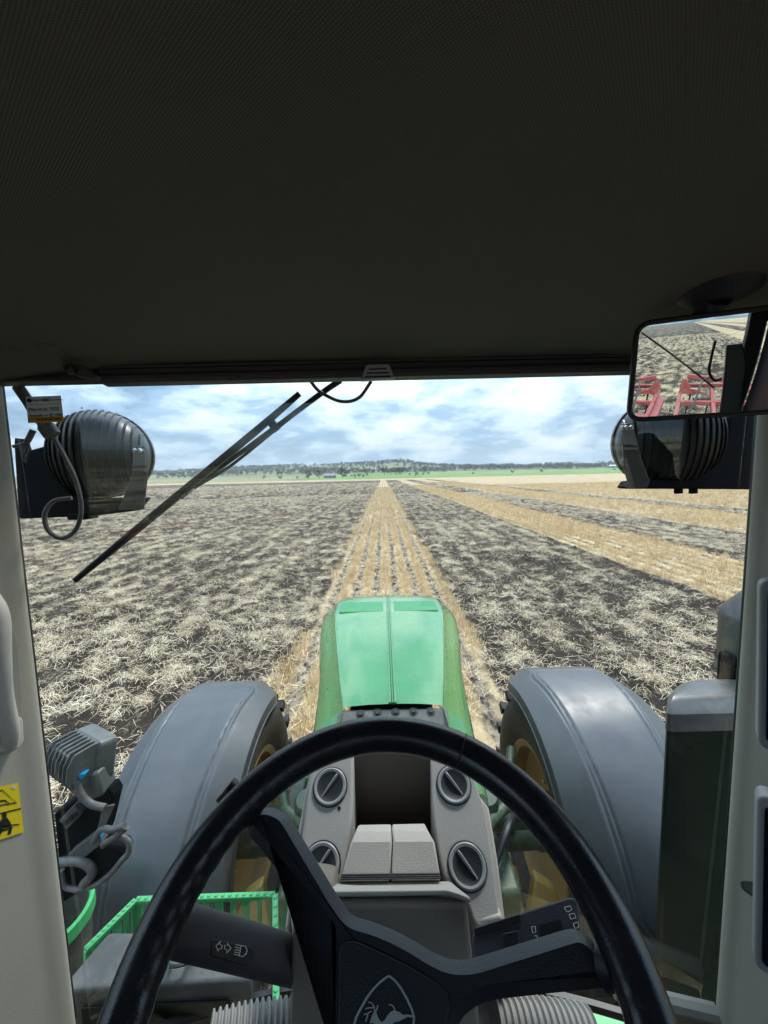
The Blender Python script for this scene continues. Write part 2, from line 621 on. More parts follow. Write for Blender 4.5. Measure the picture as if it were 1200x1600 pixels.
def field_mat():
    m = bpy.data.materials.new("field_soil_and_straw")
    m.use_nodes = True
    t = m.node_tree
    L = t.links.new
    b = t.nodes['Principled BSDF']
    b.inputs['Roughness'].default_value = .95
    b.inputs['Specular IOR Level'].default_value = .1
    geo = N(t, 'ShaderNodeNewGeometry')
    sep = N(t, 'ShaderNodeSeparateXYZ')
    L(geo.outputs['Position'], sep.inputs[0])
    x, y, z = sep.outputs
    wob = N(t, 'ShaderNodeTexNoise', i_Scale=.6, i_Detail=3.0)
    L(geo.outputs['Position'], wob.inputs['Vector'])
    xw = M2(t, 'ADD', x, M2(t, 'MULTIPLY', M2(t, 'SUBTRACT', wob.outputs[0], .5), .5))

    def inside(v, a, bb, soft):
        lo = M2(t, 'DIVIDE', M2(t, 'SUBTRACT', v, a), soft, clamp=True)
        hi = M2(t, 'DIVIDE', M2(t, 'SUBTRACT', bb, v), soft, clamp=True)
        return M2(t, 'MULTIPLY', lo, hi)
    mask = None
    for a, bb in STRIPS:
        k = inside(xw, a, bb, .12)
        mask = k if mask is None else M2(t, 'MAXIMUM', mask, k)
    behind = M2(t, 'MULTIPLY', M2(t, 'LESS_THAN', y, -7.5), M2(t, 'LESS_THAN', M2(t, 'ABSOLUTE', x), 7.3))
    mask = M2(t, 'MULTIPLY', mask, M2(t, 'SUBTRACT', 1.0, behind))
    head = M2(t, 'DIVIDE', M2(t, 'SUBTRACT', M2(t, 'ADD', y, M2(t, 'MULTIPLY', wob.outputs[0], 20)), HEADLAND), 14, clamp=True)
    mask = M2(t, 'MAXIMUM', mask, head)

    def noise(sc, det=4.0, rough=.6, st=(1, 1, 1)):
        mp = N(t, 'ShaderNodeMapping')
        mp.inputs['Scale'].default_value = st
        L(geo.outputs['Position'], mp.inputs[0])
        n = N(t, 'ShaderNodeTexNoise', i_Scale=sc, i_Detail=det, i_Roughness=rough)
        L(mp.outputs[0], n.inputs['Vector'])
        return n.outputs[0]
    n_fine = noise(34, 5, .75)
    n_speck = noise(95, 3, .7)
    n_mid = noise(8.5, 5, .65, (1, .5, 1))
    n_big = noise(.55, 4, .6, (1, .25, 1))
    soil = mixc(t, n_fine, (.015, .0115, .0095), (.062, .047, .037))
    soil = mixc(t, M2(t, 'MULTIPLY', M2(t, 'DIVIDE', M2(t, 'SUBTRACT', n_speck, .60), .05, clamp=True), .55), soil, (.36, .29, .20))
    pale = mixc(t, n_fine, (.38, .30, .20), (.64, .53, .375))
    gold = mixc(t, n_fine, (.48, .34, .175), (.74, .57, .34))
    # worked ground: how much straw lies on it
    far = M2(t, 'DIVIDE', M2(t, 'SUBTRACT', M2(t, 'SQRT', M2(t, 'ADD', M2(t, 'MULTIPLY', x, x), M2(t, 'MULTIPLY', y, y))), 18), 70, clamp=True)
    s = M2(t, 'ADD', M2(t, 'ADD', M2(t, 'MULTIPLY', n_mid, .62), M2(t, 'MULTIPLY', n_big, .36)), M2(t, 'MULTIPLY', n_fine, .12))
    thr = M2(t, 'SUBTRACT', .62, M2(t, 'MULTIPLY', far, .055))
    litter = M2(t, 'DIVIDE', M2(t, 'SUBTRACT', s, thr), .07, clamp=True)
    litter = M2(t, 'MULTIPLY', litter, M2(t, 'ADD', .40, M2(t, 'MULTIPLY', far, .45)))
    tilled = mixc(t, litter, soil, pale)
    # standing stubble: straw rows, thinner litter between them
    row = M2(t, 'COSINE', M2(t, 'MULTIPLY', x, 2 * math.pi / ROW))
    rowf = M2(t, 'ADD', .46, M2(t, 'ADD', M2(t, 'MULTIPLY', row, .50), M2(t, 'MULTIPLY', M2(t, 'SUBTRACT', n_mid, .5), .8)), clamp=True)
    between = mixc(t, M2(t, 'DIVIDE', M2(t, 'SUBTRACT', n_mid, .42), .14, clamp=True), (.05, .041, .036), (.30, .24, .18))
    stub = mixc(t, rowf, between, gold)
    both = mixc(t, mask, tilled, stub)
    L(both, b.inputs['Base Color'])
    bp = N(t, 'ShaderNodeBump', i_Strength=1.0, i_Distance=.06)
    L(M2(t, 'ADD', n_mid, M2(t, 'MULTIPLY', n_fine, .5)), bp.inputs['Height'])
    L(bp.outputs[0], b.inputs['Normal'])
    return m


K['field'] = field_mat()


def sinh_axis(lo, hi, c, a, ds):
    s0, s1 = math.asinh((lo - c) / a), math.asinh((hi - c) / a)
    return c + a * np.sinh(np.linspace(s0, s1, int((s1 - s0) / ds)))


NEAR = (-9.5, 10.5, 1.4, 15.0)
xs = sinh_axis(-2600, 2600, 0, 6, .028)
ys = sinh_axis(-1200, FIELD_END + 30, 4, 6, .026)
X, Y = np.meshgrid(xs, ys)
Z = ground_height(X, Y)
sink = (X > NEAR[0] + .6) & (X < NEAR[1] - .6) & (Y > NEAR[2] + .6) & (Y < NEAR[3] - .6)
Z = np.where(sink, Z - .3, Z)
ground = link("ground", grid_mesh("ground", xs, ys, Z), K['field'])
tag(ground, "wide harvested field of dark soil strewn with pale straw", None, None, 'structure')
xs = np.arange(NEAR[0], NEAR[1], .045)
ys = np.arange(NEAR[2], NEAR[3], .045)
X, Y = np.meshgrid(xs, ys)
tilth = link("tilth", grid_mesh("tilth", xs, ys, ground_height(X, Y) + .002), K['field'], ground)

# the country beyond the field: paddocks, then wooded hills
K['hill'] = mat("dry_hill_grass", (.20, .19, .11), rough=.95, spec=.05, var=.35, vscale=.012, dust=.5, dustcol=(.10, .115, .05))
K['paddock'] = mat("far_paddock_grass", (.22, .21, .11), rough=.95, spec=.05, var=.25, vscale=.02)
K['crop'] = mat("young_green_crop", (.14, .22, .065), rough=.9, spec=.1, var=.22, vscale=.03)
xs = np.concatenate([np.linspace(-3400, 3400, 260)])
ys = np.concatenate([np.linspace(FIELD_END, 800, 40), np.linspace(815, 3200, 70)])
X, Y = np.meshgrid(xs, ys)
hills = link("hills", grid_mesh("hills", xs, ys, terrain(X, Y) + 1.5 * fbm(X * .02, Y * .02, 2) * np.clip((Y - 640) / 200, 0, 1)), K['hill'])
tag(hills, "low dry hills rising behind the field", None, None, 'structure')


def sheet(name, x0, x1, y0, y1, k, lift, label, skew=0.0):
    xs = np.linspace(x0, x1, 40)
    ys = np.linspace(y0, y1, 24)
    X, Y = np.meshgrid(xs, ys)
    Y = Y + skew * X
    co = grid_mesh(name, xs, ys, terrain(X, Y) + lift)
    v = np.stack([X, Y, terrain(X, Y) + lift], -1).reshape(-1, 3).astype(np.float32)
    co.vertices.foreach_set('co', v.ravel())
    co.update()
    o = link(name, co, k)
    tag(o, label, None, None, 'structure')
    return o


sheet("crop_field", -75, 1000, 305, 720, K['crop'], .12, "strip of bright green young crop beyond the stubble", .02)
sheet("paddock", -900, -82, 305, 600, K['paddock'], .12, "pale grassy paddock left of the green crop", .02)
K['fallow'] = mat("brown_fallow", (.12, .10, .075), rough=.95, spec=.05, var=.2, vscale=.03)
sheet("fallow_field", -120, 420, 745, 810, K['fallow'], .15, "thin brown fallow strip behind the green crop", .03)


# ------------------------------------------------------------------ straw and stubble (uncountable: one object each)
def straw_mat(name, stops):
    m = bpy.data.materials.new(name)
    m.use_nodes = True
    t = m.node_tree
    b = t.nodes['Principled BSDF']
    b.inputs['Roughness'].default_value = .7
    b.inputs['Specular IOR Level'].default_value = .25
    oi = N(t, 'ShaderNodeObjectInfo')
    geo = N(t, 'ShaderNodeNewGeometry')
    f = M2(t, 'ADD', M2(t, 'MULTIPLY', oi.outputs['Random'], .45), M2(t, 'MULTIPLY', geo.outputs['Random Per Island'], .55))
    t.links.new(ramp(t, f, stops), b.inputs['Base Color'])
    return m


K['straw'] = straw_mat("dry_straw", [(0.05, (.22, .15, .085)), (.3, (.54, .415, .26)), (.65, (.78, .65, .45)), (.95, (.88, .79, .61))])
K['stub'] = straw_mat("standing_stubble", [(0.05, (.34, .22, .10)), (.35, (.60, .435, .235)), (.7, (.76, .59, .35)), (.95, (.84, .72, .50))])


def ribbon(mb, pts, w, up=Vector((0, 0, 1))):
    rows = []
    for i, p in enumerate(pts):
        t = (pts[min(i + 1, len(pts) - 1)] - pts[max(i - 1, 0)]).normalized()
        s = t.cross(up)
        if s.length < 1e-4:
            s = Vector((1, 0, 0))
        s = s.normalized() * w * (1 if i < len(pts) - 1 else .5)
        rows.append([p - s, p + s])
    mb.loft(rows, False, False, False)


def litter_clump(rnd, n, spread, lmin, lmax, w):
    mb = MB()
    main = rnd.uniform(0, math.pi)
    for i in range(n):
        a = main + rnd.gauss(0, .75)
        ln = rnd.uniform(lmin, lmax)
        c = Vector((rnd.gauss(0, spread), rnd.gauss(0, spread), rnd.uniform(.0, .035) + .03 * abs(rnd.gauss(0, 1))))
        d = Vector((math.cos(a), math.sin(a), rnd.gauss(0, .16))) * ln / 2
        bend = Vector((-math.sin(a), math.cos(a), 0)) * rnd.gauss(0, .16) * ln + Vector((0, 0, rnd.uniform(-.01, .05)))
        tilt = Vector((rnd.gauss(0, .5), rnd.gauss(0, .5), 1))
        ribbon(mb, [c - d, c + bend, c + d], rnd.uniform(.7, 1.3) * w, tilt)
    return mb


def stubble_clump(rnd, n, sx, sy, h, w):
    mb = MB()
    for i in range(n):
        b0 = Vector((rnd.gauss(0, sx), rnd.uniform(-sy, sy), -.02))
        hh = h * rnd.uniform(.5, 1.25)
        lean = Vector((rnd.gauss(0, .33), rnd.gauss(0, .33), 1)).normalized() * hh
        a = rnd.uniform(0, math.pi)
        side = Vector((math.cos(a), math.sin(a), 0))
        ribbon(mb, [b0, b0 + lean * .55 + Vector((rnd.gauss(0, .006), rnd.gauss(0, .006), 0)), b0 + lean], rnd.uniform(.7, 1.3) * w, side)
    for i in range(n // 3):
        a = rnd.uniform(0, math.pi)
        c = Vector((rnd.gauss(0, sx * 2.2), rnd.uniform(-sy, sy), rnd.uniform(.01, .06)))
        d = Vector((math.cos(a), math.sin(a), rnd.gauss(0, .2))) * rnd.uniform(.04, .12)
        ribbon(mb, [c - d, c, c + d], w)
    return mb


def clump_collection(name, makers, material):
    c = bpy.data.collections.new(name)
    for i, f in enumerate(makers):
        me = f.mesh(name + "_piece", 0)
        me.materials.append(material)
        o = bpy.data.objects.new(name + "_piece", me)
        c.objects.link(o)
    return c


def scatter(name, coll, pts, rot, scl, idx, label, cat):
    """one object: points carrying the pieces"""
    me = bpy.data.meshes.new(name)
    n = len(pts)
    me.vertices.add(n)
    me.vertices.foreach_set('co', pts.astype(np.float32).ravel())
    for an, typ, dat in (('rot', 'FLOAT_VECTOR', rot), ('scl', 'FLOAT_VECTOR', scl), ('pick', 'INT', idx)):
        at = me.attributes.new(an, typ, 'POINT')
        if typ == 'INT':
            at.data.foreach_set('value', dat.astype(np.int32))
        else:
            at.data.foreach_set('vector', dat.astype(np.float32).ravel())
    o = bpy.data.objects.new(name, me)
    COL.objects.link(o)
    g = bpy.data.node_groups.new(name + "_nodes", 'GeometryNodeTree')
    g.interface.new_socket('Geometry', in_out='INPUT', socket_type='NodeSocketGeometry')
    g.interface.new_socket('Geometry', in_out='OUTPUT', socket_type='NodeSocketGeometry')
    gi, go = g.nodes.new('NodeGroupInput'), g.nodes.new('NodeGroupOutput')
    iop = g.nodes.new('GeometryNodeInstanceOnPoints')
    ci = g.nodes.new('GeometryNodeCollectionInfo')
    ci.inputs['Collection'].default_value = coll
    ci.inputs['Separate Children'].default_value = True
    ci.inputs['Reset Children'].default_value = True
    iop.inputs['Pick Instance'].default_value = True

    def attr(nm, dt):
        a = g.nodes.new('GeometryNodeInputNamedAttribute')
        a.data_type = dt
        a.inputs['Name'].default_value = nm
        return a.outputs[0]
    e2r = g.nodes.new('FunctionNodeEulerToRotation')
    lk = g.links.new
    lk(gi.outputs[0], iop.inputs['Points'])
    lk(ci.outputs[0], iop.inputs['Instance'])
    lk(attr('pick', 'INT'), iop.inputs['Instance Index'])
    lk(attr('rot', 'FLOAT_VECTOR'), e2r.inputs[0])
    lk(e2r.outputs[0], iop.inputs['Rotation'])
    lk(attr('scl', 'FLOAT_VECTOR'), iop.inputs['Scale'])
    lk(iop.outputs[0], go.inputs[0])
    md = o.modifiers.new('scatter', 'NODES')
    md.node_group = g
    tag(o, label, cat, None, 'stuff')
    return o


rnd = random.Random(5)
NC = 8
straw_coll = clump_collection("straw", [litter_clump(rnd, 30, .066, .04, .19, .0020) for i in range(NC)], K['straw'])
loose_coll = clump_collection("loose_straw", [litter_clump(rnd, 22, .24, .03, .22, .0021) for i in range(NC)], K['straw'])
stub_coll = clump_collection("stubble", [stubble_clump(rnd, 30, .045, .10, .16, .0032) for i in range(NC)], K['stub'])


def wedge_points(n, r0, r1, half=1.02):
    """random ground points ahead of the tractor, evenly spread over the visible sector"""
    a = RNG.uniform(-half, half, n)
    r = np.sqrt(RNG.uniform(r0 * r0, r1 * r1, n))
    return np.stack([r * np.sin(a), r * np.cos(a)], -1)


def lay(p, keep, sc, coll_n, tilt=.12, flat=False):
    p = p[keep]
    n = len(p)
    z = ground_height(p[:, 0], p[:, 1])
    pts = np.column_stack([p, z])
    rot = np.column_stack([RNG.normal(0, tilt, n), RNG.normal(0, tilt, n), RNG.uniform(0, 2 * np.pi, n)])
    s = RNG.uniform(.75, 1.3, n) * sc
    return pts, rot, np.column_stack([s, s, s]), RNG.integers(0, coll_n, n)


def join(parts):
    return [np.concatenate([q[i] for q in parts]) for i in range(4)]


def cover(p):
    """how thickly the straw lies: patches and wind-rows along the way of travel"""
    x, y = p[:, 0], p[:, 1]
    return np.clip(.36 + 1.7 * fbm(x * 5.2, y * 1.9, 2) + .30 * np.cos(2 * np.pi * x / .75 + 1.2) + .55 * vnoise(x * 1.6 + 40, y * .14) + .25 * vnoise(x * .5, y * .2), .05, 1)


parts = []
for n, r0, r1, sc, sz in ((3600, 1.8, 9, .9, 0), (17000, 9, 24, .95, 0), (36000, 24, 60, 1.2, 0), (30000, 60, 150, 2.2, 0)):
    p = wedge_points(n, r0, r1)
    m = stubble_mask(p[:, 0], p[:, 1])
    keep = (m < .5) & (RNG.random(n) < cover(p) + .22 * (p[:, 0] > 11)) & (np.abs(p[:, 0]) < 110)
    parts.append(lay(p, keep, sc, NC))
# loose straw between the stubble rows, and the worked ground behind the tractor
p = np.column_stack([RNG.uniform(-1.5, 1.5, 2600), RNG.uniform(1.5, 30, 2600)])
parts.append(lay(p, RNG.random(2600) < .28, .8, NC))
p = np.column_stack([RNG.uniform(-16, 16, 24000), -5.5 - 60 * RNG.random(24000) ** 1.5])
parts.append(lay(p, RNG.random(24000) < cover(p), 1.5, NC))
tufts = join(parts)
parts = []
for n, r0, r1, sc in ((1900, 1.8, 9, 1.0), (7000, 9, 24, 1.0), (9000, 24, 60, 1.3)):
    p = wedge_points(n, r0, r1)
    m = stubble_mask(p[:, 0], p[:, 1])
    q = lay(p, (m < .5) & (RNG.random(n) < .15 + 1.0 * cover(p)), sc, NC, .05)
    q[3][:] += NC
    parts.append(q)
every = bpy.data.collections.new("straw_pieces")
for i, src in enumerate(list(straw_coll.objects) + list(loose_coll.objects)):
    src.name = "straw_piece_%02d" % i
    every.objects.link(src)
scatter("straw_litter", every, *join([tufts] + parts), "pale loose straw strewn over the worked dark soil", "straw")

parts = []


def rows(x0, x1, y0, y1, dy, sc, jit=.035, thin=1.0):
    a = []
    k0, k1 = math.ceil(x0 / ROW), math.floor(x1 / ROW)
    for k in range(k0, k1 + 1):
        ny = int((y1 - y0) / dy)
        yy = y0 + (np.arange(ny) + RNG.uniform(0, 1, ny)) * dy
        xx = k * ROW + RNG.normal(0, jit, ny) + .07 * vnoise(yy * .25, yy * 0 + k * 7.7)
        a.append(np.column_stack([xx, yy]))
    p = np.concatenate(a)
    keep = (stubble_mask(p[:, 0], p[:, 1]) > .5) & (RNG.random(len(p)) < thin * (.72 + .9 * vnoise(p[:, 0] * 1.1, p[:, 1] * .45)))
    keep &= np.abs(p[:, 0]) < (p[:, 1] + 2) * 1.25
    q = lay(p, keep, sc, NC, .1)
    q[1][:, 2] = np.where(RNG.random(len(q[1])) < .5, 0, np.pi) + RNG.normal(0, .25, len(q[1]))
    return q


parts.append(rows(-1.5, 1.5, 1.6, 26, .085, 1.0))
parts.append(rows(-1.5, 1.5, 26, 90, .22, 1.35))
parts.append(rows(7.3, 11.4, 4, 34, .10, 1.05))
parts.append(rows(7.3, 11.4, 34, 100, .30, 1.6))
parts.append(rows(16, 22.4, 12, 60, .22, 1.3))
parts.append(rows(16, 22.4, 60, 130, .7, 2.2))
parts.append(rows(25.4, 60, 20, 90, .5, 1.7))
scatter("stubble_rows", stub_coll, *join(parts), "golden standing stubble in straight drilled rows", "stubble")


# ------------------------------------------------------------------ trees and houses far off
def leaf_mat(name, a, b_):
    m = bpy.data.materials.new(name)
    m.use_nodes = True
    t = m.node_tree
    b = t.nodes['Principled BSDF']
    b.inputs['Roughness'].default_value = .8
    b.inputs['Specular IOR Level'].default_value = .2
    oi = N(t, 'ShaderNodeObjectInfo')
    geo = N(t, 'ShaderNodeNewGeometry')
    f = M2(t, 'ADD', M2(t, 'MULTIPLY', oi.outputs['Random'], .5), M2(t, 'MULTIPLY', geo.outputs['Random Per Island'], .5))
    t.links.new(ramp(t, f, [(0.1, a), (0.9, b_)]), b.inputs['Base Color'])
    return m


K['leaf'] = leaf_mat("gum_leaves", (.018, .030, .014), (.060, .078, .040))
K['leaf2'] = leaf_mat("dark_leaves", (.018, .032, .012), (.05, .075, .028))
K['bark'] = mat("grey_bark", (.14, .12, .10), rough=.9)


def tree_mesh(name, rnd, h, wd, trunk, nl, leaf):
    """tapered trunk, limbs and a loose crown of leaf faces; unit: metres"""
    mb = MB()
    top = Vector((rnd.uniform(-.1, .1) * h, rnd.uniform(-.1, .1) * h, h * .62))
    mb.tube([(0, 0, -.4), (top.x * .4, top.y * .4, h * trunk), top], [.035 * h, .025 * h, .008 * h], 6)
    blobs = []
    for i in range(rnd.randint(5, 8)):
        a = rnd.uniform(0, 2 * math.pi)
        rr = rnd.uniform(.15, .42) * wd
        c = Vector((math.cos(a) * rr, math.sin(a) * rr, h * rnd.uniform(trunk + .12, .88)))
        blobs.append((c, rnd.uniform(.15, .26) * wd, rnd.uniform(.10, .16) * h))
        mb.tube([(top.x * .4, top.y * .4, h * trunk), c], [.014 * h, .004 * h], 4)
    nb = len(mb.f)
    for i in range(nl):
        c, rx, rz = rnd.choice(blobs)
        d = Vector((rnd.gauss(0, 1), rnd.gauss(0, 1), rnd.gauss(0, 1))).normalized() * rnd.uniform(.55, 1.05)
        p = c + Vector((d.x * rx, d.y * rx, d.z * rz))
        u = Vector((rnd.gauss(0, 1), rnd.gauss(0, 1), rnd.gauss(0, .6))).normalized() * leaf * rnd.uniform(.6, 1.3)
        v = u.orthogonal().normalized() * leaf * rnd.uniform(.4, .9)
        mb.add([p - u - v * .4, p + v, p + u * 1.1, p - v], [(0, 1, 2, 3)])
    me = mb.mesh(name, 0)
    return me, nb


def tree_kind(name, rnd, h, wd, trunk, nl, leaf, km):
    me, nb = tree_mesh(name, rnd, h, wd, trunk, nl, leaf)
    me.materials.append(K['bark'])
    me.materials.append(km)
    mi = np.ones(len(me.polygons), np.int32)
    mi[:nb] = 0
    me.polygons.foreach_set('material_index', mi)
    me.update()
    return me


rnd = random.Random(21)
GUMS = [tree_kind("gum_tree", rnd, 11, 9, .34, 150, .62, K['leaf']) for i in range(5)]
DARKS = [tree_kind("round_tree", rnd, 8, 9, .15, 220, .55, K['leaf2']) for i in range(3)]


def plant(name, me, x, y, s, label, group, cat='tree', sx=1.0):
    o = bpy.data.objects.new(name, me)
    COL.objects.link(o)
    o.location = (x, y, float(terrain(np.array([x]), np.array([y]))[0]) - .3)
    o.rotation_euler = (0, 0, rnd.uniform(0, 6.28))
    o.scale = (s * sx, s * sx, s)
    tag(o, label, cat, group)
    return o


def ux(u, y):
    return (u - 600) / 600 * y


for i in range(130):
    y = rnd.uniform(740, 1380)
    plant("gum_tree", rnd.choice(GUMS), ux(rnd.uniform(235, 690), y), y, rnd.uniform(.7, 1.25), "grey green gum tree dotted over the far dry hillside", "gum trees scattered over the hillside")
for i in range(90):
    y = rnd.uniform(760, 960)
    plant("gum_tree", rnd.choice(GUMS), ux(rnd.uniform(690, 985), y), y, rnd.uniform(.8, 1.45), "tall gum tree in the tree line beyond the green crop", "gum trees in the far tree line")
for i in range(26):
    u = rnd.uniform(878, 936)
    y = 735 + rnd.uniform(-8, 8)
    plant("gum_tree", rnd.choice(GUMS), ux(u, y), y, rnd.uniform(.75, 1.1), "small dark tree in the close row behind green crop", "dark trees in a close row")
for i in range(14):
    y = rnd.uniform(540, 600)
    plant("gum_tree", rnd.choice(GUMS), ux(rnd.uniform(600, 628), y), y, rnd.uniform(.7, 1.15), "upright dark tree in the clump straight ahead", "clump of dark trees straight ahead")
for u, y, s, lab in ((483, 380, 1.05, "rounded dark bush left of the small farmhouse"), (500, 388, 1.1, "taller dark bush close left of the small farmhouse"),
                     (537, 382, 1.3, "big rounded dark tree right of the small farmhouse")):
    plant("round_tree", rnd.choice(DARKS), ux(u, y), y, s, lab, None)
for i in range(16):
    u = [551, 556, 563, 569, 575, 641, 652, 662, 670, 740, 801, 846, 415, 440, 466, 960][i]
    y = 420 + rnd.uniform(-40, 60)
    plant("round_tree", rnd.choice(DARKS), ux(u, y), y, rnd.uniform(.35, .6), "low lone shrub at the edge of the far paddock", "lone shrubs along the field edge")
# woodland nobody could count
n = 7000
y = RNG.uniform(700, 1450, n)
u = RNG.uniform(120, 1080, n)
y = np.where(u > 700, RNG.uniform(760, 1300, n), y)
x = (u - 600) / 600 * y
keep = RNG.random(n) < np.clip(.45 + 1.6 * fbm(x * .008, y * .007, 3), .03, 1)
x, y = x[keep], y[keep]
n = len(x)
wood = bpy.data.collections.new("wood")
for me in GUMS + DARKS:
    wood.objects.link(bpy.data.objects.new("wood_tree", me))
s = RNG.uniform(.45, 1.0, n)
scatter("hillside_wood", wood, np.column_stack([x, y, terrain(x, y) - .3]), np.column_stack([x * 0, x * 0, RNG.uniform(0, 6.28, n)]),
        np.column_stack([s, s, s]), RNG.integers(0, 8, n), "scrubby grey green woodland covering the far hills", "woodland")

K['wall_white'] = mat("white_weatherboard", (.22, .21, .19), rough=.7)
K['tin_roof'] = mat("pale_tin_roof", (.15, .15, .145), rough=.5)
K['win_dark'] = mat("dark_window", (.03, .035, .04), rough=.2)


def house(x, y, wx, wy, h, rz, label, roofmat):
    z = float(terrain(np.array([x]), np.array([y]))[0])
    root = empty("farmhouse", (x, y, z))
    root.rotation_euler = (0, 0, rz)
    tag(root, label, "house")
    MB().box((0, 0, h / 2), (wx, wy, h)).build("wall", K['wall_white'], root, 0)
    e = .6
    MB().add([(-wx / 2 - e, -wy / 2 - e, h), (wx / 2 + e, -wy / 2 - e, h), (wx / 2 + e, wy / 2 + e, h), (-wx / 2 - e, wy / 2 + e, h),
              (-wx / 2 + 2, 0, h + 2.4), (wx / 2 - 2, 0, h + 2.4)], [(0, 1, 5, 4), (2, 3, 4, 5), (1, 2, 5), (3, 0, 4), (0, 3, 2, 1)]).build("roof", roofmat, root, 0)
    for k in (-1, 0, 1):
        MB().box((k * wx * .3, -wy / 2 - .02, h * .55), (1.6, .1, 1.3)).build("window", K['win_dark'], root, 0)


house(ux(517, 386), 386, 12, 8, 2.6, .2, "small white farmhouse with pale roof between dark trees", K['tin_roof'])
house(ux(962, 740), 740, 28, 10, 4.0, -.1, "long pale shed beyond the green crop at right", K['tin_roof'])

# ------------------------------------------------------------------ the tractor
T = empty("tractor", (0, 0, 0))
tag(T, "green tractor with grey fenders, seen from its own cab over the steering wheel", "tractor")


def E3(x, y, z):
    return Vector((x, y, EYE + z))


def sub(name, parent=T):
    return empty(name, (0, 0, 0), parent)


def flat_strokes(mb, lines, pmap, wpx, closed=False):
    """ribbons drawn along photo-pixel polylines on whatever surface pmap gives"""
    for ln in lines:
        pts = [Vector((a, b, 0)) for a, b in ln]
        n = len(pts)
        rows_ = []
        for i, p in enumerate(pts):
            t = (pts[min(i + 1, n - 1)] - pts[max(i - 1, 0)]).normalized()
            s = Vector((-t.y, t.x, 0)) * wpx / 2
            rows_.append([pmap(p.x - s.x, p.y - s.y), pmap(p.x + s.x, p.y + s.y)])
        mb.loft(rows_, False, False, False)
    return mb


def text_mesh(o):
    """turn a lettering curve into a mesh object of the same place and parent"""
    bpy.context.view_layer.update()
    me = bpy.data.meshes.new_from_object(o.evaluated_get(bpy.context.evaluated_depsgraph_get()))
    n = bpy.data.objects.new(o.name, me)
    COL.objects.link(n)
    n.parent = o.parent
    n.matrix_local = o.matrix_local.copy()
    bpy.data.objects.remove(o)
    n.name = "lettering"
    return n


def thick(o, d):
    m = o.modifiers.new("thickness", 'SOLIDIFY')
    m.thickness = d
    m.offset = 0
    return o


# --- cab shell
xs = np.linspace(-.93, .93, 60)
ys = np.linspace(-.86, .845, 60)
X, Y = np.meshgrid(xs, ys)
Zr = .246 + .045 * np.clip((.84 - Y) / .5, 0, 1) + .17 * np.clip((.2 - Y) / .9, 0, 1) - .05 * np.abs(X / .93) ** 5 + .004 * fbm(X * 3, Y * 3, 2)
thick(link("headliner", grid_mesh("headliner", xs, ys, EYE + Zr), K['liner'], T), .012)
MB().box(E3(0, .08, .535), (1.96, 2.06, .09)).build("roof_panel", K['black'], T, bevel=.03, seg=3)
MB().box(E3(0, .862, .252), (1.74, .05, .075)).build("windscreen_header", K['frame'], T, bevel=.008)
MB().box(E3(0, .93, .40), (1.9, .3, .2)).build("roof_front", K['black'], T, bevel=.02)
for s in (-1, 1):
    MB().box(E3(s * .93, 0, .34), (.06, 1.9, .31)).build("roof_rail", K['frame'], T, bevel=.01)
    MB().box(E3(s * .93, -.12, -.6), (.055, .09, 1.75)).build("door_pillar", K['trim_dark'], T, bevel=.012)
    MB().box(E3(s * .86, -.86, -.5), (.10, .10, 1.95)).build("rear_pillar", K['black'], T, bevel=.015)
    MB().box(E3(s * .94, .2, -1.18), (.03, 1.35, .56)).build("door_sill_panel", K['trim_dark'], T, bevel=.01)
    MB().add([E3(s * .955, -.8, -.9), E3(s * .955, .82, -.9), E3(s * .955, .82, .22), E3(s * .955, -.8, .22)], [(0, 1, 2, 3)]).build("side_window", K['glass2'], T, 0)
for s in (-1, 1):
    MB().box(E3(s * .935, -.48, -.2), (.05, .66, 1.3)).build("reflection_blocker", K['black'], T, bevel=.02)  # unseen panel added to keep side-window light out of the windscreen's reflection
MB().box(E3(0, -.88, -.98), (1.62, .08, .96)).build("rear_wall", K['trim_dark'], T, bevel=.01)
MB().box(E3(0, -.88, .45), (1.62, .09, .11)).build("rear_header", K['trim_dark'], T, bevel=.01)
MB().add([E3(-.81, -.89, -.5), E3(.81, -.89, -.5), E3(.81, -.89, .40), E3(-.81, -.89, .40)], [(0, 1, 2, 3)]).build("rear_window", K['glass2'], T, 0)
MB().box(E3(0, -.02, -1.475), (1.9, 1.72, .07)).build("cab_floor", K['floor'], T)

# driver's seat, behind the camera: it hides the middle of the rear window from the windscreen's reflection
seat = sub("driver_seat")
MB().box(E3(0, -.16, -.78), (.50, .46, .12)).build("cushion", K['floor'], seat, bevel=.04, seg=3)
MB().box(E3(0, -.33, -.44), (.48, .11, .62), Matrix.Rotation(R(7), 3, 'X')).build("backrest", K['floor'], seat, bevel=.045, seg=3)
MB().box(E3(0, -.375, -.02), (.27, .09, .22), Matrix.Rotation(R(7), 3, 'X')).build("headrest", K['floor'], seat, bevel=.035, seg=3)
MB().box(E3(0, -.15, -1.14), (.34, .40, .60)).build("seat_base", K['black'], seat, bevel=.03)
# windscreen, bowed, with its black seals
zs_ = np.linspace(-1.48, .245, 8)
rings = []
for i in range(49):
    x = -.842 + 1.684 * i / 48
    y = GYC + math.sqrt(GR * GR - x * x)
    rings.append([Vector((x, y - .037 * z, EYE + z)) for z in zs_])
o = MB().loft(rings, False, False, False).build("windscreen", K['glass'], T, 60)
for s in (-1, 1):
    MB().box(E3(s * .846, .868, -.575), (.014, .03, 1.66)).build("windscreen_seal", K['frame'], T, bevel=.004)
pth = [E3(-.84 + 1.68 * i / 24, GYC + math.sqrt(GR * GR - (-.84 + 1.68 * i / 24) ** 2), -1.52) for i in range(25)]
MB().tube(pth, .014, 6).build("windscreen_sill", K['frame'], T)

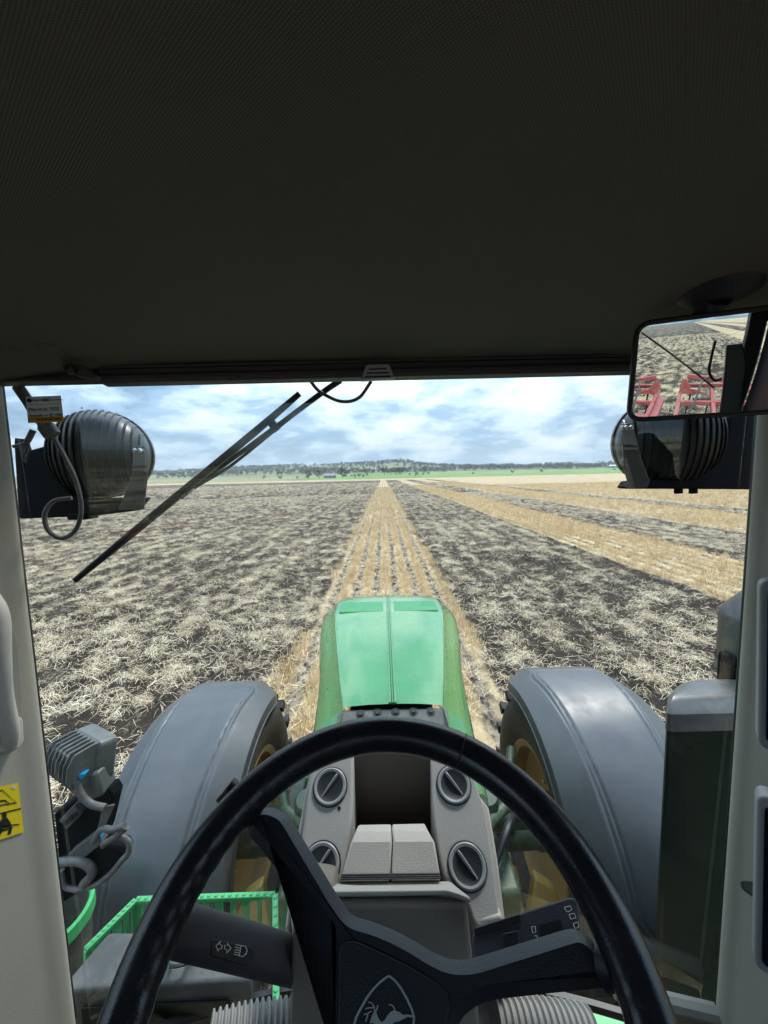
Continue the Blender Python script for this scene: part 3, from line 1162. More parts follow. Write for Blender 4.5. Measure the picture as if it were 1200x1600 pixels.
MB().tube([E3(.60, GYC + math.sqrt(GR * GR - .36) - .02, -1.42), E3(.84, .87, -1.42)], .02, 8).build("sill_trim", K['trim_dark'], T)
# front pillars
for s, nm in ((-1, "left"), (1, "right")):
    prof = [(.849, .886), (.832, .868), (.834, .845), (.843, .815), (.872, .60), (.885, .585), (.96, .60), (.96, .90), (.87, .90)]
    if s > 0:
        prof = [(.849, .886), (.834, .868), (.834, .852), (.842, .835), (.888, .62), (.90, .60), (.97, .60), (.97, .90), (.87, .90)]
    prof = rounded([E3(s * a, b, -1.46) for a, b in prof], .012, 3)
    MB().prism(prof, (0, 0, 1.72)).build("front_pillar", K['trim'], T, 30)
# left pillar: moulded grab handle and a darker plate painting the shade of its recess
PLp, PLn = E3(-.843, .815, 0), Vector((.9912, -.1327, 0)).normalized()


def onpl(u, v, off=0.0):
    return PP(u, v, PLp + PLn * off, PLn)


MB().prism(rounded([onpl(u, v, .001) for u, v in ((-60, 985), (14, 972), (26, 1000), (34, 1105), (28, 1128), (-60, 1140))], .02), PLn * .003).build("recess_shade_plate", K['trim_dark'], T, bevel=.002)
hp = spline([onpl(-22, 930, .0), onpl(-2, 965, .035), onpl(2, 1030, .05), onpl(6, 1090, .045), onpl(14, 1140, .03), onpl(12, 1165, .0)], 6)
MB().tube(hp, [.016 + .004 * abs(i / len(hp) - .5) * 2 for i in range(len(hp))], 10).build("grab_handle", K['dash_tan'], T)
MB().prism(rounded([onpl(u, v, .002) for u, v in ((-40, 1115), (24, 1120), (26, 1158), (18, 1168), (-40, 1180))], .01), PLn * .02).build("handle_foot", K['dash_tan'], T, bevel=.006, seg=3)

# sun blind along the header: ridged cassette, tab and end bracket
bl = sub("sunblind")
prof = [(.0, .248), (.012, .246), (.016, .238), (.010, .233), (.014, .226), (.010, .222), (.006, .214), (.012, .206), (.034, .203), (.038, .248)]
yb = .822
MB().prism([E3(-.592, yb + a, b) for a, b in prof], (1.25, 0, 0)).build("cassette", K['blind'], bl, 25)
for zz_, rr in ((.238, .0035), (.218, .003)):
    MB().tube([E3(-.59, yb + .008, zz_), E3(.655, yb + .008, zz_)], rr, 8).build("ridge", K['blind'], bl)
tabc = [PY(571, 571, yb - .004), PY(609, 570, yb - .004), PY(618, 594, yb - .004), PY(562, 597, yb - .004)]
MB().frustum(rounded(tabc, .004), (0, -.012, 0), .88).build("pull_tab", K['vent_ring'], bl, bevel=.002)
for k in range(3):
    a, b = PY(576 - k * 3, 577 + k * 6, yb - .018), PY(604 + k * 3, 576 + k * 6, yb - .018)
    MB().tube([a, b], .0014, 6).build("tab_groove", K['frame'], bl)
br = [PY(95, 572, .80), PY(128, 569, .80), PY(160, 588, .80), PY(157, 597, .80), PY(125, 590, .80)]
MB().frustum(rounded(br, .008), (0, -.012, 0), .85).build("end_bracket", K['blind'], bl, bevel=.003)
MB().lathe([(0, .008), (.009, .006), (.011, 0)], PY(111, 577, .785), (0, -1, -.2), 16).build("end_screw", K['frame'], bl)
for u, v in ((17, 519), (78, 519)):
    pp = CAM + ray(u, v) * .70
    pp.z = EYE + .246 + .045 * min(1, max(0, (.84 - pp.y) / .5)) - .05 * abs(pp.x / .93) ** 5 - .008
    MB().lathe([(0, -.004), (.012, -.004), (.017, -.001), (.019, .004)], pp, (0, 0, 1), 20).build("liner_button", K['liner'], T)

# --- steering wheel
WC = E3(-.0088, .2539, -.4127)
wt_ = .6
Wu = Vector((math.cos(.0136), 0, math.sin(.0136)))
Wv = Vector((0, math.cos(wt_), math.sin(wt_)))
Ww = Wu.cross(Wv).normalized()
sw = sub("steering_wheel")


def wheel_pt(a, r=.2, w_=0.0):
    return WC + (Wu * math.cos(a) + Wv * math.sin(a)) * r + Ww * w_


rings = []
NS = 360
for i in range(NS):
    a = 2 * math.pi * i / NS
    e = Wu * math.cos(a) + Wv * math.sin(a)
    ring = []
    deg = math.degrees(a) % 360
    grip = 1.0 if (128 < deg < 235 or 305 < deg or deg < 5) else 0.0
    for k in range(20):
        b = 2 * math.pi * k / 20
        r0 = .0182
        inn = max(0, -math.cos(b))
        r1 = r0 * (1 + .04 * math.cos(2 * b)) - grip * .0004 * inn * (1 + math.cos(deg / 360 * 2 * math.pi * 66))
        ring.append(WC + e * .2 + (e * math.cos(b) + Ww * math.sin(b)) * r1)
    rings.append(ring)
MB().loft(rings, False, True).build("rim", K['rim_leather'], sw, 60)
for deg in (63.5, 243):
    a = R(deg)
    e = Wu * math.cos(a) + Wv * math.sin(a)
    tn = (e.cross(Ww)).normalized()
    MB().tube([WC + e * .2 + (e * math.cos(b) + Ww * math.sin(b)) * .0186 for b in [2 * math.pi * k / 20 for k in range(20)]], .0009, 5, False, True).build("rim_seam", K['black'], sw)


def onw(u, v, off=-.022):
    return PP(u, v, WC + Ww * off, Ww)


sp = [(396, 1262), (418, 1256), (445, 1266), (530, 1405), (549, 1430), (590, 1441), (636, 1462), (678, 1488), (704, 1499), (735, 1499), (800, 1479), (903, 1447), (935, 1470), (962, 1535), (950, 1544), (860, 1553),
      (778, 1562), (750, 1570), (722, 1592), (712, 1625), (720, 1690), (500, 1690), (520, 1600), (515, 1467), (500, 1440), (462, 1396), (398, 1316), (378, 1296)]
spo = rounded([onw(u, v) for u, v in sp], .012, 4)


def inset(poly, nrm, d):
    out = []
    m = len(poly)
    area = sum((poly[i].cross(poly[(i + 1) % m])).dot(nrm) for i in range(m))
    for i in range(m):
        a = (poly[i] - poly[i - 1]).normalized()
        b = (poly[(i + 1) % m] - poly[i]).normalized()
        n1, n2 = nrm.cross(a), nrm.cross(b)
        v = (n1 + n2).normalized()
        k = d / max(.55, v.dot(n1))
        out.append(poly[i] + v * k * (1 if area > 0 else -1))
    return out


spi = inset(spo, Ww, .0085)
MB().loft([[p - Ww * .028 for p in spo], [p - Ww * .0095 for p in spo], spi], True).build("spoke_frame", K['spoke'], sw, 20, bevel=.0008, seg=1)
for (u, v, du, dv) in ((392, 1272, -40, -40), (945, 1508, 45, 12)):
    MB().tube([onw(u, v, -.03), onw(u + du, v + dv, -.012)], [.016, .013], 12).build("spoke_root", K['spoke'], sw)
pad = [(530, 1482), (534, 1474), (548, 1470), (562, 1473), (640, 1510), (688, 1540), (699, 1553), (702, 1568), (696, 1600), (690, 1680), (528, 1680), (530, 1560)]
MB().prism(rounded([onw(u, v, -.0235) for u, v in pad], .004, 3), Ww * .0045).build("hub_pad", K['pad'], sw, 30, bevel=.0025, seg=3)
eo = lambda u, v: onw(u, v, -.0182)


def zz5(l):
    return [(500 + a / 5.4545, 1480 + b / 5.4545) for a, b in l]


shield = zz5([(585, 243), (520, 290), (455, 355), (400, 430), (345, 525), (308, 600), (292, 655), (300, 740), (360, 820), (470, 890), (580, 940), (690, 885), (770, 800), (795, 700), (797, 650), (802, 600), (782, 530), (742, 442), (690, 350), (640, 285), (585, 243)])
thick(flat_strokes(MB(), [shield], eo, 3.6).build("emblem_outline", K['silver'], sw, 0), .0006)
mb = MB()
body = zz5([(425, 640), (436, 600), (462, 545), (478, 550), (492, 590), (505, 620), (528, 640), (552, 620), (575, 580), (605, 548), (640, 537), (680, 553), (708, 578), (745, 572), (800, 585), (800, 600), (745, 594), (712, 612), (672, 632), (632, 640), (600, 690), (560, 720), (500, 730), (470, 690), (452, 640), (432, 652)])
mb.add([eo(u, v) for u, v in body], [tuple(range(len(body)))])
flat_strokes(mb, [zz5(l) for l in ([(466, 548), (462, 510), (446, 480), (412, 466)], [(455, 515), (420, 516), (388, 524)], [(440, 545), (412, 560), (400, 600), (390, 635)], [(412, 565), (375, 574)],
                                   [(476, 548), (488, 520), (492, 494)], [(636, 540), (632, 515), (612, 492), (586, 489)])], eo, 2.2)
thick(mb.build("emblem_deer", K['silver'], sw, 0), .0006)

# --- dashboard
Dn = Vector((0, -.055, .085)).normalized()
D0 = E3(0, .63, -.55)


def ond(u, v, off=0.0):
    return PP(u, v, D0 + Dn * off, Dn)


dash = sub("dashboard")
lp = [(489, 1168), (553, 1166), (552, 1255), (547, 1300), (538, 1345), (528, 1400), (512, 1450), (452, 1450), (458, 1400), (472, 1300)]
rp = [(672, 1164), (728, 1172), (748, 1238), (757, 1262), (769, 1340), (781, 1440), (745, 1452), (728, 1400), (700, 1385), (689, 1345), (680, 1290), (675, 1250)]
MB().prism(rounded([ond(u, v) for u, v in lp], .012, 3), (0, .03, -.34)).build("vent_panel", K['dash'], dash, 30, bevel=.008, seg=3)
MB().prism(rounded([ond(u, v) for u, v in rp], .012, 3), (0, .03, -.34)).build("vent_panel", K['dash'], dash, 30, bevel=.008, seg=3)
MB().prism([ond(u, v, -.012) for u, v in ((744, 1236), (764, 1262), (777, 1340), (790, 1445), (770, 1445), (755, 1300))], (0, .03, -.3)).build("side_skirt", K['dash_tan'], dash, 30, bevel=.003)
MB().prism([ond(u, v, -.012) for u, v in ((494, 1190), (474, 1300), (452, 1450), (445, 1450), (462, 1320), (478, 1230))], (0, .03, -.3)).build("side_skirt", K['dash_tan'], dash, 30, bevel=.003)
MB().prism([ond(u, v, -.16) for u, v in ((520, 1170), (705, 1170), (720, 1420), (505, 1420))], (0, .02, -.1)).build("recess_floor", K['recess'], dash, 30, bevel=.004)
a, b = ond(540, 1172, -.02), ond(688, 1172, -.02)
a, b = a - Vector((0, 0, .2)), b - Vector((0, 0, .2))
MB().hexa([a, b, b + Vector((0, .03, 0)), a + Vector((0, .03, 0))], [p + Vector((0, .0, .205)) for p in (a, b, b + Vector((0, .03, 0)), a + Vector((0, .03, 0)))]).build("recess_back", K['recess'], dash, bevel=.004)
rg = sub("centre_cover")
A = [ond(560, 1289, .0), ond(664, 1287, .0)]
A2 = [ond(556, 1297, .018), ond(668, 1296, .018)]
B = [ond(548, 1316, .026), ond(679, 1315, .026)]
Cc = [ond(531, 1376, .026), ond(689, 1374, .026)]
for hx in (0, 1):
    def half(q):
        mid = (q[0] + q[1]) / 2
        g = (q[1] - q[0]).normalized() * .0007
        return [q[0], mid - g] if hx == 0 else [mid + g, q[1]]
    rings = []
    for q in (A, A2, B, Cc):
        h0, h1 = half(q)
        rings.append([h0, h1, h1 - Dn * .09, h0 - Dn * .09])
    MB().loft(rings, True).build("cover_half", K['dash_tan'], rg, 25, bevel=.003, seg=3)
for k in range(3):
    t_ = .86 + .055 * k
    p, q = B[0].lerp(Cc[0], t_), B[1].lerp(Cc[1], t_)
    MB().tube([p + Dn * .0005, q + Dn * .0005], .0011, 6).build("groove", K['frame'], rg)
# instrument shroud round the column
hi = [PY(505, 1382, .515), PY(700, 1378, .515), PY(733, 1408, .468), PY(496, 1408, .468)]
lo = [hi[0] + Vector((0, 0, -.3)), hi[1] + Vector((0, 0, -.3)), PY(757, 1610, .43) + Vector((0, 0, -.02)), PY(470, 1610, .43) + Vector((0, 0, -.02))]
MB().hexa(lo, hi).build("column_shroud", K['dash_brown'], T, 30, bevel=.010, seg=3)  # darker brown puts the shade of the driver-facing side into the colour
lip = [PY(503, 1380, .517), PY(703, 1376, .517), PY(737, 1404, .470), PY(722, 1398, .466), PY(698, 1391, .470), PY(510, 1393, .470), PY(496, 1402, .470)]
MB().prism(rounded(lip, .004, 2), (0, 0, -.008)).build("shroud_lip", K['dash_tan'], T, 30, bevel=.003, seg=2)
cl = [PY(u, v, .425) for u, v in ((458, 1438), (506, 1446), (520, 1475), (528, 1640), (450, 1640), (456, 1480))]
MB().prism(rounded(cl, .006), (0, .12, -.05)).build("column_side", K['dash_brown'], T, 30, bevel=.006)
cr = [PY(u, v, .49) for u, v in ((742, 1440), (786, 1432), (800, 1560), (806, 1650), (748, 1650))]
MB().prism(rounded(cr, .006), (0, .12, -.05)).build("column_side", K['dash_tan'], T, 30, bevel=.006)

for u, v, o_ in ((530, 1263, .0006),):
    MB().lathe([(0, .0004), (.0022, .0008), (.003, 0)], ond(u, v, o_), Dn, 12).build("panel_screw", K['frame'], dash)
# round air vents
for u, v in ((516, 1229), (709, 1226), (502, 1352), (730, 1353)):
    av = sub("air_vent")
    c = ond(u, v, .001)
    r = .0285
    MB().lathe([(r + .0022, -.002), (r + .0022, .0008), (r + .001, .001), (r + .001, -.002)], c, Dn, 40).build("vent_groove", K['frame'], av)
    MB().lathe([(r, -.004), (r, .003), (r - .002, .0042), (r - .0055, .003), (r - .0065, -.003)], c, Dn, 40).build("bezel", K['vent_ring'], av)
    tilt = -1 if u < 610 else 1
    ax = (Dn + Vector((.35 * tilt, 0, 0))).normalized()
    MB().lathe([(0, .0006), (.012, .0008), (.019, .0016), (.0228, .0030), (.0235, -.001)], c, Dn, 32).build("vent_ball", K['vent'], av)
    e1 = Vector((0, 0, 1)).cross(ax).normalized()
    e2 = ax.cross(e1)
    e2 = (e2 + Vector((-.22 * tilt, 0, 0))).normalized()
    blade = [c + e2 * (.0222 * math.sin(q)) + ax * (.0035 + .0030 * math.cos(q)) for q in [R(-84 + 168 * k / 12) for k in range(13)]]
    side = e2.cross(ax).normalized() * .0009
    MB().loft([[p - side, p + side, p + side - ax * .009, p - side - ax * .009] for p in blade], True).build("vane", K['vent_ring'], av)

# stalks
st = sub("indicator_stalk")
pa, pb = PY(490, 1510, .47), PY(262, 1447, .352)
ax_ = (pb - pa).normalized()
tocam = (CAM - (pa + pb) / 2).normalized()
sv = ax_.cross(tocam).normalized()
sn = sv.cross(ax_).normalized()
if sn.dot(tocam) < 0:
    sn = -sn
rings = []
for i in range(15):
    t_ = i / 14
    c = pa.lerp(pb, t_)
    hw = .0235 * (1 - .10 * t_) * (1 if i < 14 else .6)
    hh = .017 * (1 if i < 14 else .6)
    rings.append([c + sv * hw * math.copysign(abs(math.cos(q)) ** .7, math.cos(q)) + sn * hh * math.copysign(abs(math.sin(q)) ** .8, math.sin(q)) for q in [2 * math.pi * k / 28 for k in range(28)]])
MB().loft(rings, True).build("stalk_body", K['stalk'], st, 50)
S0 = (pa + pb) / 2 + sn * .0176


def ons(u, v, off=0.0):
    return PP(u, v, S0 + sn * off, sn)


MB().prism(rounded([ons(u, v) for u, v in ((330, 1466), (392, 1479), (398, 1488), (394, 1507), (386, 1510), (330, 1495))], .004), -sn * .004).build("label_plate", K['black'], st, 30, bevel=.001)


def z4(l, ox=230, oy=1380, k=4.8):
    return [(ox + a / k, oy + b / k) for a, b in l]


syms = [z4(l) for l in ([(515, 470), (550, 437), (545, 460), (562, 466), (556, 492), (540, 490), (532, 512), (515, 470)],
                        [(628, 488), (600, 447), (602, 468), (582, 464), (578, 492), (597, 497), (596, 524), (628, 488)],
                        [(703, 466), (690, 547), (718, 550), (742, 528), (748, 500), (738, 475), (703, 466)],
                        [(664, 462), (698, 467)], [(660, 480), (694, 486)], [(656, 498), (690, 504)], [(652, 516), (688, 522)], [(648, 532), (684, 540)])]
thick(flat_strokes(MB(), syms, lambda u, v: ons(u, v, .0006), 1.1).build("symbol", K['white'], st, 0), .0003)

ws = sub("wiper_stalk")
q0 = PY(820, 1460, .40)
wn = (CAM - q0).normalized()
wn = (wn + Vector((0, 0, .5))).normalized()


def onws(u, v, off=0.0):
    return PP(u, v, q0 + wn * off, wn)


MB().prism(rounded([onws(u, v) for u, v in ((736, 1470), (742, 1448), (812, 1427), (818, 1424), (886, 1402), (898, 1402), (904, 1412), (908, 1470), (830, 1500), (742, 1510))], .004), -wn * .04).build("stalk_body", K['stalk'], ws, 30, bevel=.005, seg=3)
MB().prism([onws(u, v, .0008) for u, v in ((741, 1452), (812, 1429), (812, 1442), (742, 1464))], wn * .001).build("slot", K['frame'], ws, 0)
MB().prism(rounded([onws(u, v, .001) for u, v in ((842, 1446), (876, 1436), (880, 1456), (846, 1468))], .002), -wn * .001).build("rocker", K['frame'], ws, 0)
MB().prism(rounded([onws(u, v, .004) for u, v in ((784, 1459), (810, 1453), (812, 1475), (788, 1482))], .002), -wn * .006).build("switch", K['black'], ws, 30, bevel=.001)
syms = [z4(l, 700, 1350, 4.0) for l in ([(728, 270), (765, 262), (774, 285), (750, 300), (736, 290), (728, 270)], [(756, 315), (790, 308), (800, 335), (768, 345), (756, 315)], [(782, 372), (812, 362), (818, 392), (795, 405), (782, 372)],
                                        [(522, 392), (545, 390), (549, 425), (530, 432), (522, 392)], [(540, 450), (556, 446), (560, 475)])]
thick(flat_strokes(MB(), syms, lambda u, v: onws(u, v, .0012), 1.2).build("symbol", K['white'], ws, 0), .0003)

# ribbed rubber hoses low beside the column
for a, b, rr in ((PY(325, 1632, .44), PY(470, 1606, .47), .033), (PY(775, 1608, .46), PY(925, 1622, .46), .034)):
    pts, rad = [], []
    n = 15
    for k in range(n * 4 + 1):
        t_ = k / (n * 4)
        pts.append(a.lerp(b, t_))
        rad.append(rr * (1.0 if k % 4 in (0, 1) else .86) * (.9 + .1 * math.sin(t_ * math.pi)))
    MB().tube(pts, rad, 28).build("rubber_bellows", K['bellow'], T, 50)

# right pillar lever
lv = [PY(u, v, .70) for u, v in ((1158, 1374), (1176, 1376), (1204, 1392), (1204, 1412), (1186, 1408), (1160, 1388))]
MB().prism(rounded(lv, .008), (.004, .008, -.01)).build("pillar_lever", K['toolbox'], T, 30, bevel=.003)

# --- wiper and cables on the windscreen
wp = sub("windscreen_wiper")


path = [PG(p.x, p.y, .014) for p in spline([(468, 615, 0), (380, 690, 0), (220, 822, 0), (117, 907, 0)], 8)]
MB().tube(path, [.0062 + .0045 * math.sin(math.pi * min(1, i / (len(path) - 1) * .85 + .1)) for i in range(len(path))], 8).build("blade", K['hose_black'], wp)
path = [PG(p.x, p.y, .034) for p in spline([(532, 594, 0), (500, 616, 0), (430, 668, 0), (345, 730, 0), (282, 778, 0)], 8)]
MB().tube(path, [.0085 - .003 * i / len(path) for i in range(len(path))], 8).build("arm", K['hose_black'], wp)
path = [PG(p.x, p.y, .030) for p in spline([(470, 640, 0), (430, 672, 0), (360, 728, 0), (300, 764, 0)], 8)]
MB().tube(path, .004, 8).build("link_rod", K['toolbox'], wp)
MB().prism(rounded([PG(u, v, .024) for u, v in ((418, 663), (428, 655), (436, 668), (426, 676))], .003), (0, .02, 0)).build("link_clip", K['exh_grey'], wp, bevel=.002)
MB().prism([PG(u, v, .012) for u, v in ((290, 768), (297, 761), (301, 765), (294, 772))], (0, .012, 0)).build("blade_clip", K['white'], wp, 0)
path = [PG(p.x, p.y, .02) for p in spline([(484, 594, 0), (500, 612, 0), (532, 627, 0), (560, 622, 0), (580, 596, 0)], 8)]
MB().tube(path, .0045, 8).build("washer_hose", K['hose'], T)
path = [PG(p.x, p.y, .05) for p in spline([(28, 604, 0), (60, 650, 0), (82, 680, 0)], 6)]
MB().tube(path, [.012] * 4 + [.013] * 5 + [.018] * 4, 10).build("cable_connector", K['hose'], T)
path = [PG(p.x, p.y, .05) for p in spline([(84, 684, 0), (100, 712, 0), (118, 750, 0), (127, 795, 0), (118, 828, 0), (96, 841, 0), (75, 828, 0), (70, 803, 0), (84, 783, 0), (112, 778, 0)], 8)]
MB().tube(path, .0052, 8).build("cable", K['hose'], T)
path = [PG(p.x, p.y, .06) for p in spline([(20, 698, 0), (40, 692, 0), (52, 672, 0)], 6)]
MB().tube(path, [.004] * 7 + [.007] * 6, 8).build("cable", K['hose'], T)
path = [PG(p.x, p.y, .06) for p in spline([(36, 715, 0), (44, 698, 0), (42, 688, 0)], 6)]
MB().tube(path, .004, 8).build("cable", K['hose'], T)


# --- round finned work lamps on black brackets, outside the front corners
def work_lamp(c_uv, rpx, y, side, name_label, hang):
    L = sub("work_lamp")
    if name_label:
        L['label'] = name_label
    C = PY(*c_uv, y)
    depth = (C - CAM).dot(Fv)
    Rr = rpx * depth / FPX
    fwd = Vector((side * .35, 1, .02)).normalized()
    rt = fwd.cross(Vector((0, 0, 1))).normalized()
    up = rt.cross(fwd)
    MB().lathe([(.966 * Rr * math.sin(q), .05 * Rr - .85 * Rr * math.cos(q)) for q in [R(90 * k / 12) for k in range(13)]] + [(.966 * Rr, .3 * Rr), (.92 * Rr, .45 * Rr), (.86 * Rr, .5 * Rr), (0, .5 * Rr)], C, fwd, 40).build("lamp_body", K['lamp_fin'], L)
    nf = 15
    for k in range(nf):
        x = (-1 + 2 * (k + .5) / nf) * .93 * Rr
        rr = math.sqrt(max(0, Rr * Rr - x * x))
        pts = []
        for j in range(21):
            q = R(-100 + 200 * j / 20)
            # fin: from the top over the back to the bottom
            pts.append(C + rt * x + up * (rr * math.cos(q + math.pi / 2) * -1) + fwd * (-.88 * rr * abs(math.sin(q + math.pi / 2)) * (1 if abs(j - 10) < 9 else .6) + .05 * Rr))
        inner = [C + rt * x + (p - C - rt * x) * .80 for p in pts]
        th = rt * .0016
        MB().loft([[p - th, p + th, q + th, q - th] for p, q in zip(pts, inner)], True).build("fin", K['lamp_fin'], L, 30)
    MB().lathe([(.93 * Rr, .28 * Rr), (Rr, .3 * Rr), (Rr, .46 * Rr), (.93 * Rr, .48 * Rr)], C, fwd, 40).build("lamp_ring", K['lamp_fin'], L)
    return L, C, Rr


L1, C1, R1 = work_lamp((157, 710), 69, 1.17, -1, "round finned work lamp at the left windscreen corner", 0)
L2, C2, R2 = work_lamp((1044, 688), 73, 1.17, 1, "round finned work lamp half hidden behind the interior mirror", 0)
for lamp, pl, wedge, lug, text_at, flip in (
        (L1, [(209, 696), (227, 697), (230, 742), (224, 796), (184, 796), (196, 768), (206, 742)], [(20, 682), (33, 718), (39, 727), (42, 704), (68, 697), (78, 738), (112, 774), (140, 779), (222, 778), (206, 799), (150, 806), (28, 811)], (218, 704), (207, 724), 1),
        (L2, [(972, 662), (989, 660), (1002, 715), (1016, 752), (1012, 762), (984, 762), (975, 730)], [(1182, 640), (1142, 650), (1136, 688), (1122, 724), (1100, 738), (1066, 747), (985, 752), (978, 764), (1060, 764), (1182, 765)], (979, 668), (972, 690), -1)):
    MB().prism([PY(u, v, 1.01) for u, v in pl], (0, .006, 0)).build("side_bracket", K['exh_grey'], lamp, 30, bevel=.002)
    MB().prism([PY(u, v, 1.115) for u, v in wedge], (0, .05, 0)).build("mounting_bracket", K['lamp_black'], lamp, 30, bevel=.006)
    mp_ = [(209, 697), (226.5, 698), (228.5, 737), (207, 735)] if flip > 0 else [(972.5, 663), (988.5, 661), (998, 702), (975.5, 703)]
    MB().prism([PY(u, v, 1.0085) for u, v in mp_], (0, -.001, 0)).build("maker_plate", K['maker'], lamp, 0)
    for k in (-4, 4):
        b0 = PY(lug[0] + k, lug[1], 1.01)
        MB().lathe([(0, .012), (.004, .012), (.006, .007), (.0085, .006), (.0085, 0)], b0, (0, -1, 0), 6).build("bolt", K['steel'], lamp, 20)
    tx = bpy.data.curves.new("lettering", 'FONT')
    tx.body = "AURORA"
    tx.size = .0098
    tx.extrude = .0003
    tx.materials.append(K['ink'])
    to = bpy.data.objects.new("lettering", tx)
    COL.objects.link(to)
    to.parent = lamp
    to.location = PY(text_at[0], text_at[1] + 8, 1.0065)
    to.rotation_euler = (R(90), R(-1.3 if flip > 0 else 6), 0)
    text_mesh(to)
MB().box(PY(130, 806, 1.13), (.05, .06, .018)).build("bracket_nut", K['lamp_black'], L1, bevel=.004)
for u in (1060, 1083):
    MB().tube([PY(u, 762, 1.13), PY(u, 771, 1.13)], .011, 12).build("bracket_nut", K['lamp_black'], L2)

# --- hood
hd = sub("hood")
HS = [(1.50, .205, -.95, .335, -1.07), (1.75, .248, -.96, .36, -1.075), (2.05, .295, -.972, .395, -1.08), (2.4, .35, -.985, .455, -1.085), (2.71, .393, -1.0, .50, -1.095), (2.95, .405, -1.016, .52, -1.115),
      (3.12, .40, -1.03, .515, -1.14), (3.24, .37, -1.05, .49, -1.18), (3.31, .31, -1.09, .45, -1.24), (3.35, .28, -1.18, .40, -1.34), (3.36, .26, -1.5, .38, -1.6)]
HXO = .018
rings = []
for (y, wtp, zt, wsh, zsh) in HS:
    halfp = [(.0, zt + .010), (wtp * .5, zt + .008), (wtp - .014, zt + .001), (wtp, zt - .004), (wtp + .012, zt - .022), (wtp * .45 + wsh * .55, zt * .5 + zsh * .5 - .008), (wsh - .012, zsh + .012), (wsh, zsh - .012), (wsh + .004, zsh - .05), (wsh - .01, zsh - .36)]
    rings.append([E3(HXO - a, y, b) for a, b in reversed(halfp[1:])] + [E3(HXO + a, y, b) for a, b in halfp])
mb = MB().loft(rings, False, False, False)
n = len(rings[0])
mb.f.append(tuple((len(rings) - 1) * n + k for k in range(n)))
mb.build("bonnet", K['green'], hd, 28)
rib = [E3(HXO, y, zt + .012) for (y, wtp, zt, wsh, zsh) in HS[:8]]
for off in (-.011, .011):
    MB().tube([p + Vector((off, 0, 0)) for p in rib], .0055, 8).build("centre_rib", K['green'], hd)
MB().tube(rib, .005, 6).build("centre_groove", K['green'], hd)
for s in (-1, 1):
    y0, y1 = 2.72, 2.99
    pts = []
    for y, f in ((y0, .93), (y1, .9), (y1, .1), (y0, .09)):
        wtp = np.interp(y, [h[0] for h in HS], [h[1] for h in HS])
        zt = np.interp(y, [h[0] for h in HS], [h[2] for h in HS])
        pts.append(E3(HXO + s * wtp * f, y, zt + .004))
    MB().frustum(rounded(pts, .015), (0, 0, .008), .97).build("vent_pad", K['green_pad'], hd, 30, bevel=.004)
    MB().loft([[E3(HXO + s * (wsh + .0055), y, zsh - .075), E3(HXO + s * (wsh + .0015), y, zsh - .15)] for (y, wtp, zt, wsh, zsh) in HS[:8]], False, False, False).build("yellow_stripe", K['yellow'], hd, 0)
zr = [E3(HXO - .222, 1.498, -.958), E3(HXO + .222, 1.498, -.958), E3(HXO + .252, 1.27, -1.075), E3(HXO - .252, 1.27, -1.075)]
MB().prism(zr, (0, .02, -.06)).build("rear_panel", K['hood_back'], hd, 30, bevel=.01)
zn = Vector((0, -.105, .168)).normalized() * -1
zp = (zr[0] + zr[2]) / 2
zn = (zr[1] - zr[0]).cross(zr[2] - zr[1]).normalized()
if zn.z < 0:
    zn = -zn
for u, v in ((563, 1116), (590, 1114), (618, 1113), (646, 1112), (673, 1112)):
    c = PP(u, v, zp, zn)
    MB().lathe([(0, .008), (.008, .008), (.010, .006), (.010, .002), (.019, .001), (.019, -.002)], c, zn, 14).build("panel_bolt", K['frame'], hd)
for s in (-1, 1):
    MB().loft([[E3(HXO + s * .205, 1.502, -.954), E3(HXO + s * .217, 1.502, -.972), E3(HXO + s * .283, 1.502, -1.018), E3(HXO + s * .323, 1.502, -1.058), E3(HXO + s * .337, 1.502, -1.09), E3(HXO + s * .325, 1.502, -1.43)],
               [E3(HXO + s * .238, 1.20, -1.04), E3(HXO + s * .246, 1.20, -1.05), E3(HXO + s * .283, 1.20, -1.07), E3(HXO + s * .305, 1.20, -1.09), E3(HXO + s * .315, 1.20, -1.12), E3(HXO + s * .305, 1.20, -1.43)]], False, False, False).build("cowl_side", K['green'], hd, 28)
# filler under the hood: frame and engine
MB().box((HXO, 2.3, 1.15), (.52, 1.9, .75)).build("engine_block", K['green_dark'], T, bevel=.03)
MB().box((HXO, 1.35, 1.12), (.62, .6, .42)).build("transmission_case", K['green_dark'], T, bevel=.04)


# --- front fenders: arched, with bevelled edges and a double outline in relief
AXY, AXZ, FR = 2.2, .80, .865


